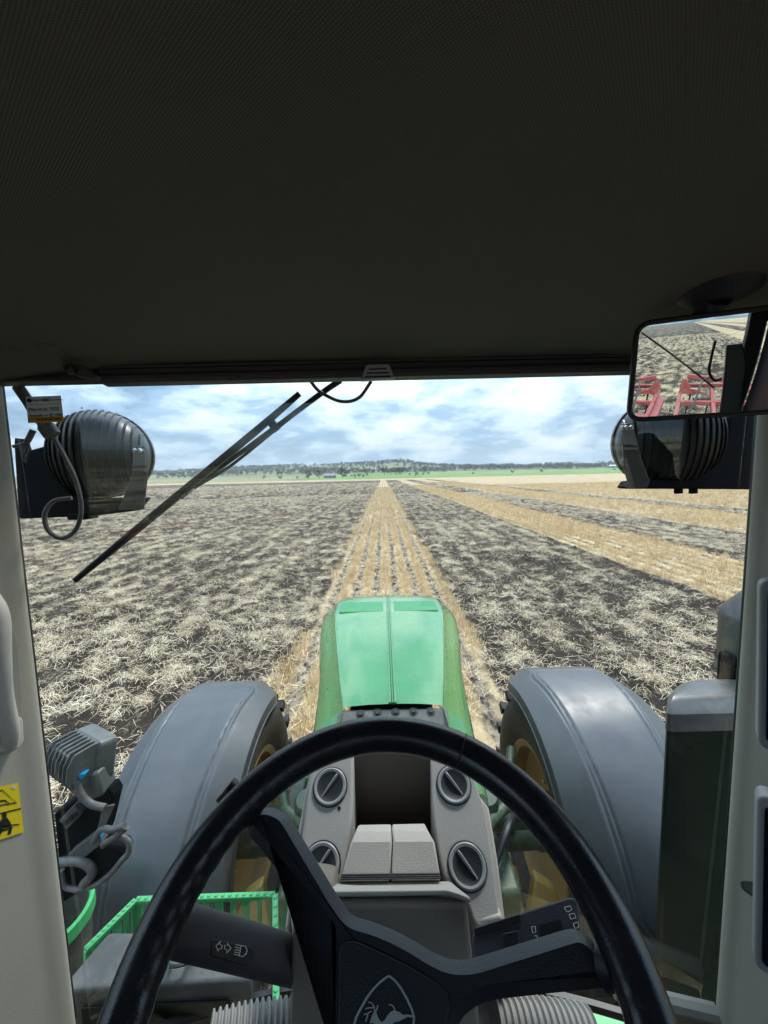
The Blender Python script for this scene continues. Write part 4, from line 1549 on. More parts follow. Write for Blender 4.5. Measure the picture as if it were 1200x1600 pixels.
def fender(xin, xout, s, dz=0.0):
    xc = (xin + xout) / 2
    hw = abs(xout - xin) / 2
    NA, NB = 280, 170
    phis = np.linspace(R(-38), R(86), NA)       # front .. rear
    tt = np.linspace(-1, 1, NB)
    P, Q = np.meshgrid(phis, tt, indexing='ij')
    lx = Q * hw
    # front end narrows with rounded corners
    edge = np.clip((P - R(-38)) / R(26), 0, 1)
    nar = .62 + .38 * np.sqrt(np.clip(edge * (2 - edge), 0, 1))
    lx = lx * nar
    aq = np.abs(Q)
    drop = np.where(aq > .60, (aq - .60) / .38 * .085, 0) + np.where(aq > .975, .05, 0)
    # double outline: rounded panel in (arc length, across) coordinates
    sl = FR * P
    # signed distance to rounded box
    cx, hx_ = 0.0, hw * .50
    s0, s1 = FR * R(-15), FR * R(74)
    sc_, hs = (s0 + s1) / 2, (s1 - s0) / 2
    rr = .11
    taper = hx_ * (1 - .22 * np.clip((sl - sc_) / hs, -1, 1))
    dx = np.abs(lx - cx) - taper + rr
    dy = np.abs(sl - sc_) - hs + rr
    sdf = np.hypot(np.maximum(dx, 0), np.maximum(dy, 0)) + np.minimum(np.maximum(dx, dy), 0) - rr
    rel = -.0055 * np.exp(-(sdf / .0068) ** 2) - .0055 * np.exp(-((sdf - .028) / .0068) ** 2) + .003 * (sdf < 0)
    rad = FR - drop + rel
    Xw = xc + lx
    Yw = AXY - rad * np.sin(P)
    Zw = AXZ + dz + rad * np.cos(P)
    co = np.stack([Xw, Yw, Zw], -1).reshape(-1, 3)
    idx = np.arange(NA * NB).reshape(NA, NB)
    q = np.stack([idx[:-1, :-1], idx[:-1, 1:], idx[1:, 1:], idx[1:, :-1]], -1).reshape(-1, 4)
    mb = MB()
    mb.v = [tuple(p) for p in co]
    mb.f = [tuple(int(i) for i in f) for f in q]
    o = mb.build("front_fender", K['fender'], T, 50)
    md = o.modifiers.new("thickness", 'SOLIDIFY')
    md.thickness = .01
    md.offset = -1
    return o


fl = fender(-.745, -1.40, -1, -.05)
fl['label'] = "grey plastic front fender left of the hood"
fr_ = fender(.80, 1.53, 1)
fr_['label'] = "grey plastic front fender right of the hood"


def front_wheel(xc, wd, steer):
    W = sub("front_wheel")
    TR = .765
    c = Vector((xc, AXY, AXZ - .02))
    h = wd / 2
    ax = Vector((1, 0, 0))
    prof = [(.44, -h * .86), (.50, -h), (.58, -h * 1.03), (.66, -h * .97), (.705, -h * .84), (.72, -h * .5), (.725, 0), (.72, h * .5), (.705, h * .84), (.66, h * .97), (.58, h * 1.03), (.50, h), (.44, h * .86)]
    tm = MB().lathe(prof, c, ax, 64)
    for s in (-1, 1):
        for k in range(20):
            a0 = 2 * math.pi * (k + (.5 if s > 0 else 0)) / 20
            rings = []
            for t_ in (0, .35, .7, .96):
                a = a0 + .20 * t_
                xo = s * (h * (.02 + 1.0 * min(t_, 1)))
                r0 = .69
                r1 = TR - .012 * (t_ > .9)
                wv = .026 + .012 * t_
                e = Vector((0, math.cos(a), math.sin(a)))
                tn = Vector((0, -math.sin(a), math.cos(a)))
                rings.append([c + ax * xo + e * r0 - tn * wv, c + ax * xo + e * r1 - tn * wv * .75, c + ax * xo + e * r1 + tn * wv * .75, c + ax * xo + e * r0 + tn * wv])
            tm.loft(rings, True)
    tm.build("tyre", K['tyre'], W, 35)
    s = -1 if xc > 0 else 1        # inner side
    MB().lathe([(.445, s * h * .86), (.43, s * h * .9), (.40, s * h * .82), (.385, s * h * .5), (.36, s * h * .42), (.26, s * h * .30), (.14, s * h * .34), (.10, s * h * .5), (0, s * h * .5)], c, ax, 48).build("rim", K['yellow'], W, 35)
    MB().lathe([(0, s * h * 1.1), (.12, s * h * 1.1), (.15, s * h * .9), (.15, s * h * .3)], c, ax, 24).build("hub", K['green_dark'], W, 35)
    for k in range(8):
        a = 2 * math.pi * k / 8
        MB().lathe([(0, .02), (.013, .02), (.013, 0)], c + Vector((s * h * .33, .20 * math.cos(a), .20 * math.sin(a))), (s, 0, 0), 6).build("wheel_nut", K['steel'], W, 20)
    return W


front_wheel(-1.02, .46, 0)
front_wheel(1.10, .46, 0)
# front axle and steering gear, between the wheels
axl = sub("front_axle")
MB().tube([(-.95, AXY, AXZ), (-.5, AXY, AXZ + .02), (.02, AXY, AXZ + .05), (.55, AXY, AXZ + .02), (1.0, AXY, AXZ)], [.10, .085, .13, .085, .10], 18).build("axle_beam", K['green_dark'], axl)
for s in (-1, 1):
    MB().tube([(.03 + s * .28, AXY - .30, AXZ + .14), (.03 + s * .80, AXY - .24, AXZ + .10)], .045, 14).build("steering_cylinder", K['green_dark'], axl)
    MB().tube([(.03 + s * .28, AXY - .30, AXZ + .14), (.03 + s * .46, AXY - .28, AXZ + .125)], .062, 16).build("cylinder_barrel", K['green_dark'], axl)
    MB().box((.03 + s * .60, AXY - .10, AXZ + .22), (.10, .34, .07)).build("fender_arm", K['green_dark'], axl, bevel=.015)
    MB().tube([(.03 + s * .42, AXY - .55, 1.30), (.03 + s * .58, AXY - .35, 1.22), (.03 + s * .70, AXY - .05, 1.30)], .028, 10).build("fender_stay", K['green_dark'], axl)
    MB().box((.03 + s * .46, 1.62, 1.02), (.16, .22, .20)).build("valve_block", K['green_dark'], axl, bevel=.02)
    MB().lathe([(0, .03), (.05, .03), (.065, .01), (.065, -.06)], (.03 + s * .45, 1.78, 1.32), (0, -.3, 1), 18).build("filler_cap", K['green_dark'], axl)
    MB().tube(spline([(.03 + s * .36, 1.45, 1.2), (.03 + s * .5, 1.6, 1.34), (.03 + s * .62, 1.85, 1.16), (.03 + s * .66, 2.05, .95)], 6), .017, 8).build("hydraulic_hose", K['hose_black'], axl)
    MB().tube(spline([(.03 + s * .34, 1.5, 1.12), (.03 + s * .52, 1.68, 1.2), (.03 + s * .6, 1.95, 1.02)], 6), .013, 8).build("hydraulic_hose", K['hose_black'], axl)
    MB().prism([Vector((.03 + s * .56, 1.52, .86)), Vector((.03 + s * .82, 1.52, .84)), Vector((.03 + s * .72, 1.60, 1.02)), Vector((.03 + s * .64, 1.62, 1.06))], (0, .05, 0)).build("yellow_bracket", K['yellow'], axl, 30, bevel=.01)

# --- right: aftertreatment cover and exhaust stack
ex = sub("exhaust_stack")
bx = [Vector((.885, 1.10)), Vector((1.30, 1.10)), Vector((1.30, 1.42)), Vector((.885, 1.42))]
zt_ = EYE - .715


def boxring(z, ins=0.0):
    pts = [Vector((.845 + ins, 1.105 + ins, z)), Vector((1.35 - ins, 1.105 + ins, z)), Vector((1.35 - ins, 1.27 - ins, z)), Vector((1.03 + ins, 1.27 - ins, z)), Vector((.93 + ins, 1.20 - ins * .5, z))]
    return rounded(pts, .03, 4)


MB().loft([boxring(.62), boxring(1.2), boxring(zt_ - .085)], True).build("cover", K['exh_green'], ex, 30)
MB().loft([boxring(zt_ - .085, -.006), boxring(zt_ - .03, -.004), boxring(zt_ - .008, .018), boxring(zt_, .04)], True).build("cover_lid", K['exh_grey'], ex, 30)
MB().lathe([(0, .006), (.013, .006), (.016, 0)], Vector((1.09, 1.1, zt_ - .115)), (0, -1, 0), 12).build("cover_bolt", K['exh_grey'], ex)
pc = PY(1205, 1000, 1.27)
prx = (PY(1205, 1000, 1.27) - PY(1141, 1000, 1.27)).length
zb, zc = zt_ - .01, PY(1160, 962, 1.27).z
MB().lathe([(prx * .98, zb), (prx, zb + .01), (prx, zc - .02), (prx * .985, zc), (prx * .55, zc + .075), (prx * .50, zc + .095)], (pc.x, pc.y, 0), (0, 0, 1), 40).build("muffler", K['exh_pipe'], ex)
z1 = PY(1160, 1038, 1.27).z
MB().lathe([(prx + .003, zb + .004), (prx + .003, z1)], (pc.x, pc.y, 0), (0, 0, 1), 40).build("heat_shield", K['toolbox'], ex)
MB().lathe([(prx * .50, zc + .07), (prx * .44, zc + .12), (prx * .44, EYE + .5)], (pc.x, pc.y, 0), (0, 0, 1), 28).build("tail_pipe", K['exh_pipe'], ex)
MB().lathe([(prx * .53, zc + .085), (prx * .55, zc + .10), (prx * .53, zc + .115)], (pc.x, pc.y, 0), (0, 0, 1), 28).build("pipe_clamp", K['toolbox'], ex)
MB().box(PY(1138, 1045, 1.27), (.045, .06, .12)).build("rear_knob", K['lamp_black'], ex, bevel=.02, seg=4)
for z_, ch in ((PY(1165, 1010, 1.27).z, "K"), (PY(1165, 1045, 1.27).z, "K")):
    tx = bpy.data.curves.new("lettering", 'FONT')
    tx.body = ch
    tx.size = .045
    tx.extrude = .0004
    tx.materials.append(K['ink'])
    to = bpy.data.objects.new("lettering", tx)
    COL.objects.link(to)
    to.parent = ex
    q = PY(1160, 1040, 1.27)
    dirc = Vector((q.x - pc.x, -math.sqrt(max(1e-6, prx ** 2 - (q.x - pc.x) ** 2)), 0))
    dirc.normalize()
    to.location = Vector((pc.x, pc.y, z_)) + dirc * (prx + .0045)
    to.rotation_euler = (R(90), 0, math.atan2(dirc.x, -dirc.y))
    text_mesh(to)
MB().prism([PZ(u, v, EYE - 1.75) for u, v in ((880, 1574), (1020, 1580), (1030, 1640), (875, 1640))], (0, 0, -.04)).build("step_edge", K['green_grate'], T)

# --- left: toolbox, green grating, flood lamp and wiring
tb = sub("toolbox")
zt2 = EYE - 1.42
f0, f1 = PZ(170, 1455, zt2), PZ(398, 1455, zt2)
n0, n1 = PZ(90, 1548, zt2), PZ(392, 1532, zt2)
MB().hexa([p + Vector((0, 0, -.45)) for p in (n0, n1, f1, f0)], [n0, n1, f1, f0]).build("box_body", K['toolbox'], tb, bevel=.012, seg=3)
nb_ = [n0.lerp(n1, .12), n0.lerp(n1, .88)]
MB().prism([nb_[0] + Vector((0, -.004, -.05)), nb_[1] + Vector((0, -.004, -.05)), nb_[1] + Vector((0, -.004, -.30)), nb_[0] + Vector((0, -.004, -.30))], (0, -.004, 0)).build("box_panel", K['exh_green'], tb, bevel=.002)
hpth = spline([PZ(268, 1500, zt2), PZ(272, 1508, zt2 + .03), PZ(295, 1502, zt2 + .03), PZ(300, 1490, zt2)], 5)
MB().tube(hpth, .007, 8).build("box_handle", K['hose'], tb)
# green grating round the box: a slotted band; every bar its own piece
gr = sub("platform_grating")
zg = EYE - 1.47
out_ = [(432, 1700), (430, 1396), (212, 1404), (133, 1482)]
outw = [PZ(u, v, zg) for u, v in out_]
ctr = Vector((-.65, 1.0, zg))
inw = []
DROP = Vector((0, -.012, -.135))
inw = [p + DROP for p in outw]
for loop, hh_ in ((outw, .016), (inw, .022)):
    for i in range(3):
        p, q = loop[i], loop[i + 1]
        d = (q - p).normalized()
        sd_ = Vector((-d.y, d.x, 0)) * .010
        dn = Vector((0, 0, -hh_))
        MB().hexa([p - sd_ + dn, q - sd_ + dn, q + sd_ + dn, p + sd_ + dn], [p - sd_, q - sd_, q + sd_, p + sd_]).build("edge_bar", K['green_grate'], gr, bevel=.003)
for i, nbars in ((0, 8), (1, 10), (2, 5)):
    d = (outw[i + 1] - outw[i]).normalized()
    nn_ = Vector((-d.y, d.x, 0)) * .006
    for k in range(nbars + 1):
        t_ = .02 + .96 * k / nbars
        p, q = outw[i].lerp(outw[i + 1], t_) + Vector((0, 0, -.008)), inw[i].lerp(inw[i + 1], t_)
        e_ = d * (.007 if k % 2 else .012)
        MB().hexa([q - e_ - nn_, q + e_ - nn_, q + e_ + nn_, q - e_ + nn_], [p - e_ - nn_, p + e_ - nn_, p + e_ + nn_, p - e_ + nn_]).build("bar", K['green_grate'], gr, bevel=.002)
    for k in range(nbars * 2):
        cpt = outw[i].lerp(outw[i + 1], (k + .5) / (nbars * 2))
        MB().lathe([(0, .004), (.005, .003), (.007, 0)], cpt, (0, 0, 1), 8).build("grip_stud", K['green_grate'], gr)

# flood lamp on its bracket
fl_ = sub("flood_lamp")
yf = 1.22
face = [(180, 1200), (168, 1140), (176, 1148), (182, 1190)]
C = PY(135, 1180, yf)
fw = Vector((.45, .85, -.18)).normalized()
frt = fw.cross(Vector((0, 0, 1))).normalized()
fup = frt.cross(fw)
k_ = (C - CAM).dot(Fv) / FPX
WL, HL = 38 * k_, 31 * k_


def lampring(dd, sc):
    return rounded([C + frt * (a * WL * sc) + fup * (b * HL * sc) + fw * dd for a, b in ((-1, -1), (1, -1), (1, 1), (-1, 1))], .02, 4)


MB().loft([lampring(-.075, .62), lampring(-.06, .72), lampring(-.01, .86), lampring(.0, 1.0), lampring(.045, 1.02), lampring(.05, .98)], True).build("lamp_body", K['flood'], fl_, 35)
for k in range(7):
    a = (-.86 + 1.72 * k / 6) * WL
    prof = [(.92, .02), (.97, -.02), (.80, -.072), (.3, -.088), (-.3, -.088), (-.80, -.072), (-.97, -.02), (-.92, .02)]
    MB().prism([C + frt * a + fup * (p * HL) + fw * q for p, q in prof], frt * .004).build("fin", K['flood'], fl_, 0)
MB().prism([PY(u, v, yf - .06) for u, v in ((118, 1212), (152, 1208), (160, 1245), (120, 1258))], (0, .07, 0)).build("lamp_foot", K['flood'], fl_, 30, bevel=.008)
MB().prism([PY(u, v, yf - .04) for u, v in ((84, 1272), (116, 1250), (170, 1232), (178, 1245), (165, 1300), (152, 1330), (92, 1352))], (0, .05, 0)).build("bracket_plate", K['lamp_black'], fl_, 30, bevel=.006)
MB().prism([PY(u, v, yf - .06) for u, v in ((88, 1345), (150, 1318), (190, 1325), (196, 1338), (178, 1362), (120, 1398), (98, 1412), (90, 1400))], (0, .05, 0)).build("bracket_plate", K['lamp_black'], fl_, 30, bevel=.008)
MB().prism(rounded([PY(u, v, yf - .07) for u, v in ((92, 1282), (116, 1258), (126, 1274), (104, 1296))], .004), (0, .03, 0)).build("slotted_cap", K['exh_grey'], fl_, 30, bevel=.003)
for du in (0, 9, 17):
    MB().prism([PY(u + du, v - du * .75, yf - .073) for u, v in ((96, 1286), (102, 1281), (106, 1287), (100, 1292))], (0, .003, 0)).build("slot", K['frame'], fl_, 0)
MB().prism(rounded([PY(u, v, yf - .075) for u, v in ((106, 1336), (150, 1302), (160, 1318), (116, 1352))], .005), (0, .03, 0)).build("connector", K['toolbox'], fl_, 30, bevel=.004)
for pts, c_ in (([(112, 1214), (122, 1211), (133, 1209), (128, 1218), (114, 1222)], 'blue'), ([(146, 1310), (156, 1303), (158, 1310), (150, 1316)], 'blue')):
    MB().prism(rounded([PY(u, v, yf - .085) for u, v in pts], .003), (0, .02, 0)).build("plug", K[c_], fl_, 30, bevel=.002)


def wire(pts, r, y, m='hose', ribbed=False, name="cable"):
    path = spline([PY(u, v, y) for u, v in pts], 14 if ribbed else 7)
    rad = [r * (1 if not ribbed or k % 2 else .84) for k in range(len(path))]
    MB().tube(path, rad, 10).build(name, K[m], fl_)


wire([(118, 1220), (126, 1240), (142, 1256), (164, 1262)], .011, yf - .09)
wire([(146, 1315), (158, 1296), (176, 1296), (195, 1290)], .010, yf - .09)
wire([(160, 1320), (180, 1308), (198, 1292)], .010, yf - .085, 'hose', True)
wire([(160, 1322), (182, 1308), (200, 1314), (201, 1332), (190, 1345), (172, 1366), (150, 1382), (120, 1390)], .0095, yf - .08, 'hose', True)
wire([(90, 1348), (118, 1345), (138, 1352), (144, 1365), (130, 1382)], .014, yf - .08)
wire([(96, 1360), (102, 1384), (120, 1390)], .009, yf - .08)
MB().prism([PY(u, v, yf - .08) for u, v in ((160, 1262), (178, 1258), (160, 1300), (148, 1312))], (0, .006, 0)).build("strap", K['flood'], fl_, 0)
# green-rimmed tub low at the left
tubo = sub("filler_tub")
tc_ = PY(70, 1440, 1.26)
trr = (PY(134, 1440, 1.26) - tc_).length
MB().lathe([(trr * .96, .0), (trr, .004), (trr, .05), (trr * .95, .058), (trr * .90, .05), (trr * .90, 0)], tc_ + Vector((0, 0, -.02)), (0, 0, 1), 40).build("rim", K['green_grate'], tubo)
MB().lathe([(trr * .92, .0), (trr * .84, -.16), (0, -.16)], tc_ + Vector((0, 0, -.02)), (0, 0, 1), 40).build("tub_wall", K['hood_back'], tubo)

# ------------------------------------------------------------------ things fixed in the cab
# interior mirror: a gently convex glass turned so that it shows the field behind
MP = PY(1080, 502, .62)
MI = (MP - CAM).normalized()
Mn = (Vector((0, -1, -.0)) - MI).normalized()
MR = 1.55
MS = MP - Mn * MR
Me1 = Vector((0, 0, 1)).cross(Mn).normalized()      # to the right as seen
Me2 = Mn.cross(Me1).normalized()                    # up
mirror = empty("interior_mirror", (0, 0, 0))
tag(mirror, "wide black-framed interior mirror hanging from the headliner at right", "mirror")


def mloc(u, v):
    p = PP(u, v, MP, Mn) - MP
    return p.dot(Me1), p.dot(Me2)


def msurf(a, b, lift=0.0):
    return MS + Me1 * a + Me2 * b + Mn * (math.sqrt(MR * MR - a * a - b * b) + lift)


l0, t0 = mloc(996, 506)
l1, b1 = mloc(996, 656)
r0 = mloc(1262, 560)[0]
ol = rounded([Vector((l0, b1, 0)), Vector((r0, b1, 0)), Vector((r0, t0, 0)), Vector((l0, t0, 0))], .022, 6)
dense = []
for i, p in enumerate(ol):
    q = ol[(i + 1) % len(ol)]
    k = max(1, int((q - p).length / .006))
    dense += [p.lerp(q, j / k) for j in range(k)]
ol = dense
cxm = Vector(((l0 + r0) / 2, (t0 + b1) / 2, 0))
rings = []
for k in range(25):
    f = max(.01, k / 24)
    rings.append([msurf(*(cxm + (p - cxm) * f).xy) for p in ol])
MB().loft(rings, False, False).build("mirror_glass", K['mirror'], mirror, 80)
MB().tube([msurf(p.x, p.y, .0) for p in ol], .0042, 8, False, True).build("frame", K['frame'], mirror)
rings = [[msurf(*(cxm + (p - cxm) * f).xy, d) for p in ol] for f, d in ((1.01, -.002), (1.0, -.02), (.85, -.034), (.3, -.04))]
MB().loft(rings, True).build("housing", K['black'], mirror, 40)
fm = Vector(PY(1122, 470, .60))
fm.z = EYE + .262
MB().lathe([(0, -.016), (.03, -.016), (.05, -.006), (.055, .01)], fm, (0, 0, 1), 24).build("mount_foot", K['black'], mirror)
mc = msurf(cxm.x * .6, cxm.y + .05, -.035)
MB().tube([fm + Vector((0, 0, -.008)), fm.lerp(mc, .5) + Vector((0, .012, 0)), mc], [.02, .014, .014], 12).build("stem", K['black'], mirror)


def mirror_ray(u, v):
    d = ray(u, v).normalized()
    oc = CAM - MS
    bq = oc.dot(d)
    disc = bq * bq - (oc.dot(oc) - MR * MR)
    t_ = -bq - math.sqrt(max(disc, 0))
    p = CAM + d * t_
    n_ = (p - MS).normalized()
    return p, d - 2 * d.dot(n_) * n_


def MZ(u, v, z):
    p, r = mirror_ray(u, v)
    return p + r * ((z - p.z) / r.z)


def MY(u, v, y):
    p, r = mirror_ray(u, v)
    return p + r * ((y - p.y) / r.y)


# rear wiper, on the rear window
rw = [MY(1003, 520, -.90), MY(1116, 606, -.90)]
MB().tube([rw[0], rw[1]], .007, 8).build("rear_wiper", K['hose_black'], T)
# handset with coiled cord hanging at the rear right, seen in the mirror
hs = empty("radio_handset", (0, 0, 0))
tag(hs, "black handset hanging behind the seat, seen in the interior mirror", "handset")
pts = [MY(u, v, -.42) for u, v in ((1134, 538), (1158, 536), (1164, 570), (1158, 600), (1156, 645), (1126, 650), (1124, 640))]
MB().prism(rounded(pts, .008), (0, .05, 0)).build("handset_body", K['black'], hs, 30, bevel=.008)
pc_ = spline([MY(u, v, -.42) for u, v in ((1118, 532), (1112, 556), (1108, 580), (1116, 594), (1128, 592))], 20)
MB().tube(pc_, [.008 * (1 if k % 2 else .8) for k in range(len(pc_))], 8).build("coiled_cord", K['black'], hs)

# displays on the right-hand post
for nm, tl, bl_, lab, yd in (("monitor", (1187, 905), (1184, 1168), "tall dark touchscreen in a grey frame on the right pillar", .60),
                             ("monitor", (1183, 1240), (1178, 1512), "lower dark touchscreen in a grey frame beside the right pillar", .60)):
    c = PY(tl[0], (tl[1] + bl_[1]) / 2, yd)
    nn = (Vector((-.62, -.78, .05))).normalized()
    mo = empty("monitor", (0, 0, 0))
    tag(mo, lab, "monitor")
    q = lambda u, v, o: PP(u, v, c + nn * o, nn)
    qa, qb = q(*tl, 0), q(*bl_, 0)
    e1 = Vector((0, 0, 1)).cross(nn).normalized()
    wdt = .19
    poly = [qa, qa + e1 * wdt, qb + e1 * wdt, qb]
    MB().prism(rounded(poly, .016, 5), -nn * .035).build("casing", K['screen_rim'], mo, 30, bevel=.004, seg=3)
    ce = sum(poly, Vector()) / 4
    poly2 = [ce + (p - ce) * .90 + nn * .0005 for p in poly]
    MB().prism(rounded(poly2, .010, 5), nn * .001).build("screen", K['screen'], mo, 30)
    MB().tube([ce - nn * .03, ce - nn * .10 + Vector((.06, .03, 0))], .015, 10).build("monitor_arm", K['black'], mo)

# service sticker inside the windscreen
stk = empty("service_sticker", (0, 0, 0))
tag(stk, "white and amber service sticker on the windscreen's upper left corner", "sticker")
sq = [(40, 620), (95, 618), (100, 659), (44, 661)]


def onst(u, v, off=-.004):
    return PG(u, v, off)


def quad_uv(s_, t_):
    a = Vector((*sq[0], 0)).lerp(Vector((*sq[1], 0)), s_)
    b = Vector((*sq[3], 0)).lerp(Vector((*sq[2], 0)), s_)
    c = a.lerp(b, t_)
    return c.x, c.y


def card(name, s0, s1, t0, t1, off, m, n=6):
    rr = [[onst(*quad_uv(s0 + (s1 - s0) * i / n, t), off) for t in (t0, t1)] for i in range(n + 1)]
    return thick(MB().loft(rr, False, False, False).build(name, m, stk, 0), .0004)


card("card", 0, 1, 0, 1, -.004, K['card'])
card("amber_band", .005, .995, .79, .995, -.0048, K['amber'])
for t in (.30, .56):
    card("rule", .03, .97, t, t + .012, -.0048, K['ink'])
card("badge", .50, .69, .09, .20, -.0048, K['ink'])
mb = MB()
c0 = quad_uv(.09, .145)
mb.lathe([(0, .0006), (.0048, .0006), (.0048, 0)], onst(*c0, -.0048), (.2, -1, 0), 16)
mb.build("round_logo", K['ink'], stk, 0)


def text_on(parent, body, size, p, right, normal, k, name="lettering", shear=0.0):
    tx = bpy.data.curves.new(name, 'FONT')
    tx.body = body
    tx.size = size
    tx.shear = shear
    tx.extrude = .0001
    tx.offset = size * .035
    tx.materials.append(k)
    o = bpy.data.objects.new(name, tx)
    COL.objects.link(o)
    o.parent = parent
    x = right.normalized()
    z = normal.normalized()
    y = z.cross(x).normalized()
    z = x.cross(y)
    o.matrix_local = Matrix(((x.x, y.x, z.x, p.x), (x.y, y.y, z.y, p.y), (x.z, y.z, z.z, p.z), (0, 0, 0, 1)))
    return text_mesh(o)


sr = onst(*quad_uv(1, .5)) - onst(*quad_uv(0, .5))
s_n = CAM - onst(*quad_uv(.5, .5))
s_n = s_n - sr * (s_n.dot(sr) / sr.dot(sr))
for body, s_, t_, sz, sh in (("JOHN DEERE", .16, .18, .0055, 0), ("RDO", .53, .18, .0055, 0), ("EQUIPMENT", .71, .18, .0040, 0), ("Fitment on 9/5/23", .05, .53, .0078, .2), ("Annually or @ 1500", .05, .77, .0074, .2),
                             ("Next service due", .25, .92, .0062, 0)):
    text_on(stk, body, sz, onst(*quad_uv(s_, t_), -.0062), sr, s_n, K['white'] if body == "RDO" else K['ink'], shear=sh)

# warning decal on the left pillar
dc = empty("warning_decal", (0, 0, 0))
tag(dc, "yellow seat belt warning decal stuck on the left pillar", "decal")
dq = [(-34, 1238), (28, 1223), (37, 1300), (-30, 1322)]


def ondc(u, v, off=.0015):
    return onpl(u, v, off)


MB().prism(rounded([ondc(u, v) for u, v in dq], .003), PLn * .0006).build("decal_sheet", K['decal'], dc, 0)
dl = lambda u, v: ondc(u, v, .0028)
lines = [[(-32, 1279), (33, 1263)], [(-34, 1264), (3, 1234), (26, 1254), (-34, 1264)]]
thick(flat_strokes(MB(), lines, dl, 1.8).build("decal_outline", K['ink'], dc, 0), .0003)
mb = MB()
hc = (7, 1274)
mb.add([dl(hc[0] + 3.6 * math.cos(q), hc[1] + 4.2 * math.sin(q)) for q in [2 * math.pi * k / 14 for k in range(14)]], [tuple(range(14))])
for poly in ([(3, 1279), (11, 1277), (18, 1288), (17, 1292), (-2, 1296), (-6, 1294)], [(2, 1297), (20, 1291), (17, 1303), (12, 1304), (14, 1296), (4, 1299)], [(-4, 1296), (6, 1295), (0, 1306), (-4, 1306), (-1, 1300)]):
    mb.add([dl(u, v) for u, v in poly], [tuple(range(len(poly)))])
flat_strokes(mb, [[(-6, 1293), (8, 1291), (20, 1289), (30, 1288)], [(-8, 1246), (2, 1252), (10, 1250)], [(-4, 1256), (4, 1250), (14, 1254)]], dl, 1.6)
thick(mb.build("seated_figure", K['ink'], dc, 0), .0003)
for a in ((18, 1228),):
    MB().add([dl(a[0] + x, a[1] + y) for x, y in ((0, 1), (6, -1), (7, 4), (1, 5))], [(0, 1, 2, 3)]).build("decal_corner_mark", K['card'], dc, 0)

# ------------------------------------------------------------------ red cultivator towed behind, seen in the mirror
im = empty("cultivator", (0, -7, 0))
tag(im, "red trailed cultivator behind the tractor, seen in the interior mirror", "cultivator")


def bar(a, b, w_, h_, name, k='red', bev=.012):
    a, b = Vector(a), Vector(b)
    off = Vector((0, -7, 0))
    a, b = a - off, b - off
    d = (b - a).normalized()
    s_ = d.cross(Vector((0, 0, 1)))
    s_ = (s_.normalized() if s_.length > 1e-3 else Vector((1, 0, 0))) * w_ / 2
    u_ = s_.cross(d).normalized() * h_ / 2
    return MB().hexa([a - s_ - u_, a + s_ - u_, a + s_ + u_, a - s_ + u_], [b - s_ - u_, b + s_ - u_, b + s_ + u_, b - s_ + u_]).build(name, K[k], im, 30, bevel=bev)


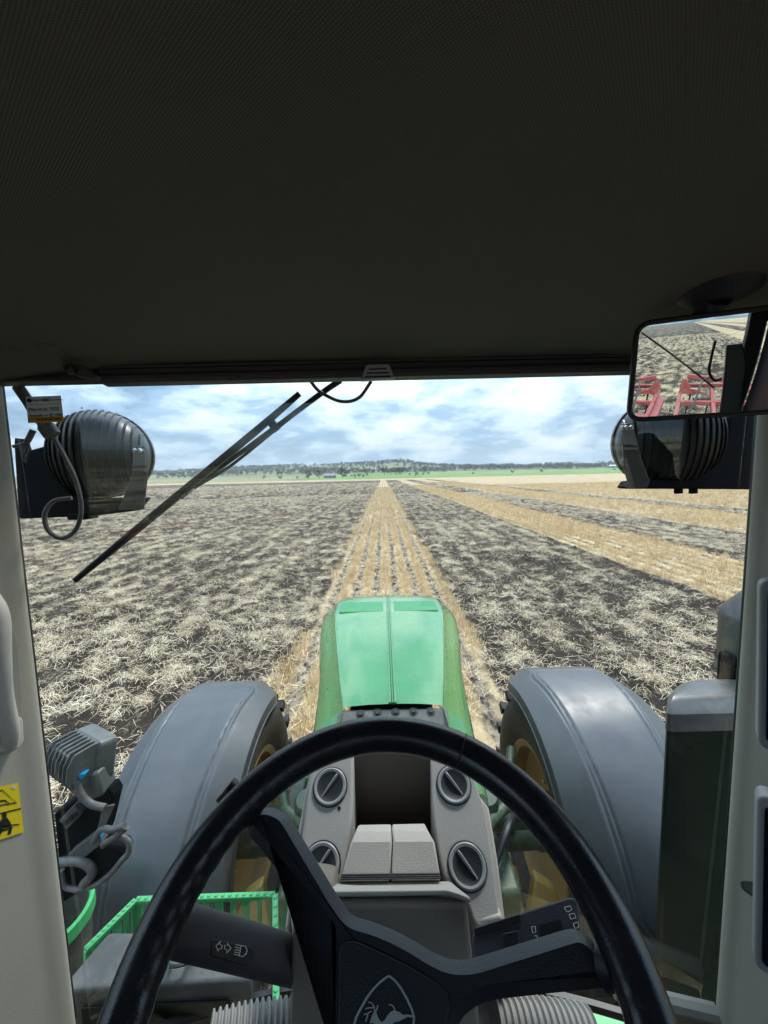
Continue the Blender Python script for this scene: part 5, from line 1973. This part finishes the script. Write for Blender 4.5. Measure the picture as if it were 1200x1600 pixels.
yr = MZ(1080, 601, 1.25).y
yf_ = MZ(1085, 646, 1.1).y
xl = MZ(1032, 605, 1.2).x
xr = MZ(1062, 605, 1.2).x
xa, xb = min(xl, xr), max(xl, xr)
for s, xe in ((-1, xa), (1, xb)):
    bar((xe, yr, 1.22), (xe + s * 5.5, yr, 1.22), .12, .12, "rear_toolbar")
    bar((xe, yf_, .95), (xe + s * 5.5, yf_, .95), .18, .16, "front_toolbar")
    bar((xe + s * .05, yf_ + .9, .85), (xe + s * .05, yr, 1.05), .10, .14, "inner_rail")
    bar((xe + s * 1.9, yf_, .95), (xe + s * 1.9, yr, 1.15), .12, .14, "wing_rail")
    bar((xe + s * 3.6, yf_, .95), (xe + s * 3.6, yr, 1.15), .12, .14, "wing_rail")
    pl = [Vector((xe + s * .02, yr + .35, 1.05)), Vector((xe + s * .04, yr + .35, 1.55)), Vector((xe + s * .16, yr + .35, 1.50)), Vector((xe + s * .30, yr + .35, 1.22)), Vector((xe + s * .8, yr + .35, 1.05))]
    MB().prism([p - Vector((0, -7, 0)) for p in pl], (0, .04, 0)).build("fold_plate", K['red'], im, 30, bevel=.01)
    bar((xe + s * .15, yr + .32, 1.6), (xe + s * 1.25, yr + .30, 1.42), .12, .12, "fold_cylinder")
    bar((xe + s * 1.25, yr + .30, 1.42), (xe + s * 1.95, yr + .28, 1.30), .055, .055, "cylinder_rod", 'steel', .004)
    for k in range(9):
        x = xe + s * (.35 + .6 * k)
        for yy in (yr, yf_):
            MB().tube(spline([Vector((x, yy + 7, 1.1)), Vector((x, yy + 7.05, .75)), Vector((x, yy + 6.75, .45)), Vector((x, yy + 6.95, .0))], 4), .028, 6).build("tine", K['lamp_black'], im)
for s, xe in ((-1, xa), (1, xb)):
    bar((xe + s * .9, yf_ + .5, .80), (xe + s * .9, yr, 1.12), .10, .12, "cross_rail")
    bar((xe + s * 2.7, yf_, .95), (xe + s * 2.7, yr, 1.15), .12, .14, "wing_rail")
    bar((xe, (yr + yf_) / 2, 1.0), (xe + s * 5.5, (yr + yf_) / 2, 1.0), .12, .12, "middle_toolbar")
    MB().tube(spline([Vector((xe * .6, yf_ + 8.0, .9)), Vector((xe + s * .3, yf_ + 7.4, 1.3)), Vector((xe + s * .6, yr + 7.6, 1.55)), Vector((xe + s * 1.2, yr + 7.3, 1.5))], 6), .025, 6).build("hydraulic_hose", K['hose_black'], im)
    MB().box((xe + s * 1.1, yf_ + 7.1, 1.16), (.35, .25, .22)).build("valve_block", K['red'], im, bevel=.03)
bar((0, -1.6, .62), (0, yr, .80), .22, .22, "drawbar")
for s in (-1, 1):
    bar((s * .10, -2.2, .66), (s * .9, yf_, .9), .12, .14, "drawbar_brace")
    c = Vector((s * 2.6, yr - .2 + 7, .42))
    MB().lathe([(.22, -.12), (.36, -.15), (.41, -.1), (.42, 0), (.41, .1), (.36, .15), (.22, .12)], c, (1, 0, 0), 28).build("gauge_wheel", K['tyre'], im)
    bar((s * 2.6, yr - .2, .42), (s * 2.6, yr, 1.2), .08, .08, "wheel_leg")

# ------------------------------------------------------------------ the air
K['haze'] = bpy.data.materials.new("haze_air")
K['haze'].use_nodes = True
t = K['haze'].node_tree
t.nodes.clear()
pv = N(t, 'ShaderNodeVolumePrincipled')
pv.inputs['Color'].default_value = (.80, .88, .95, 1)
pv.inputs['Density'].default_value = .00022
t.links.new(pv.outputs[0], N(t, 'ShaderNodeOutputMaterial').inputs['Volume'])
hz = MB().box((0, 1450, 64), (7400, 3600, 132)).build("haze", K['haze'], None, 0)
tag(hz, "thin pale haze over the distant hills", None, None, 'stuff')
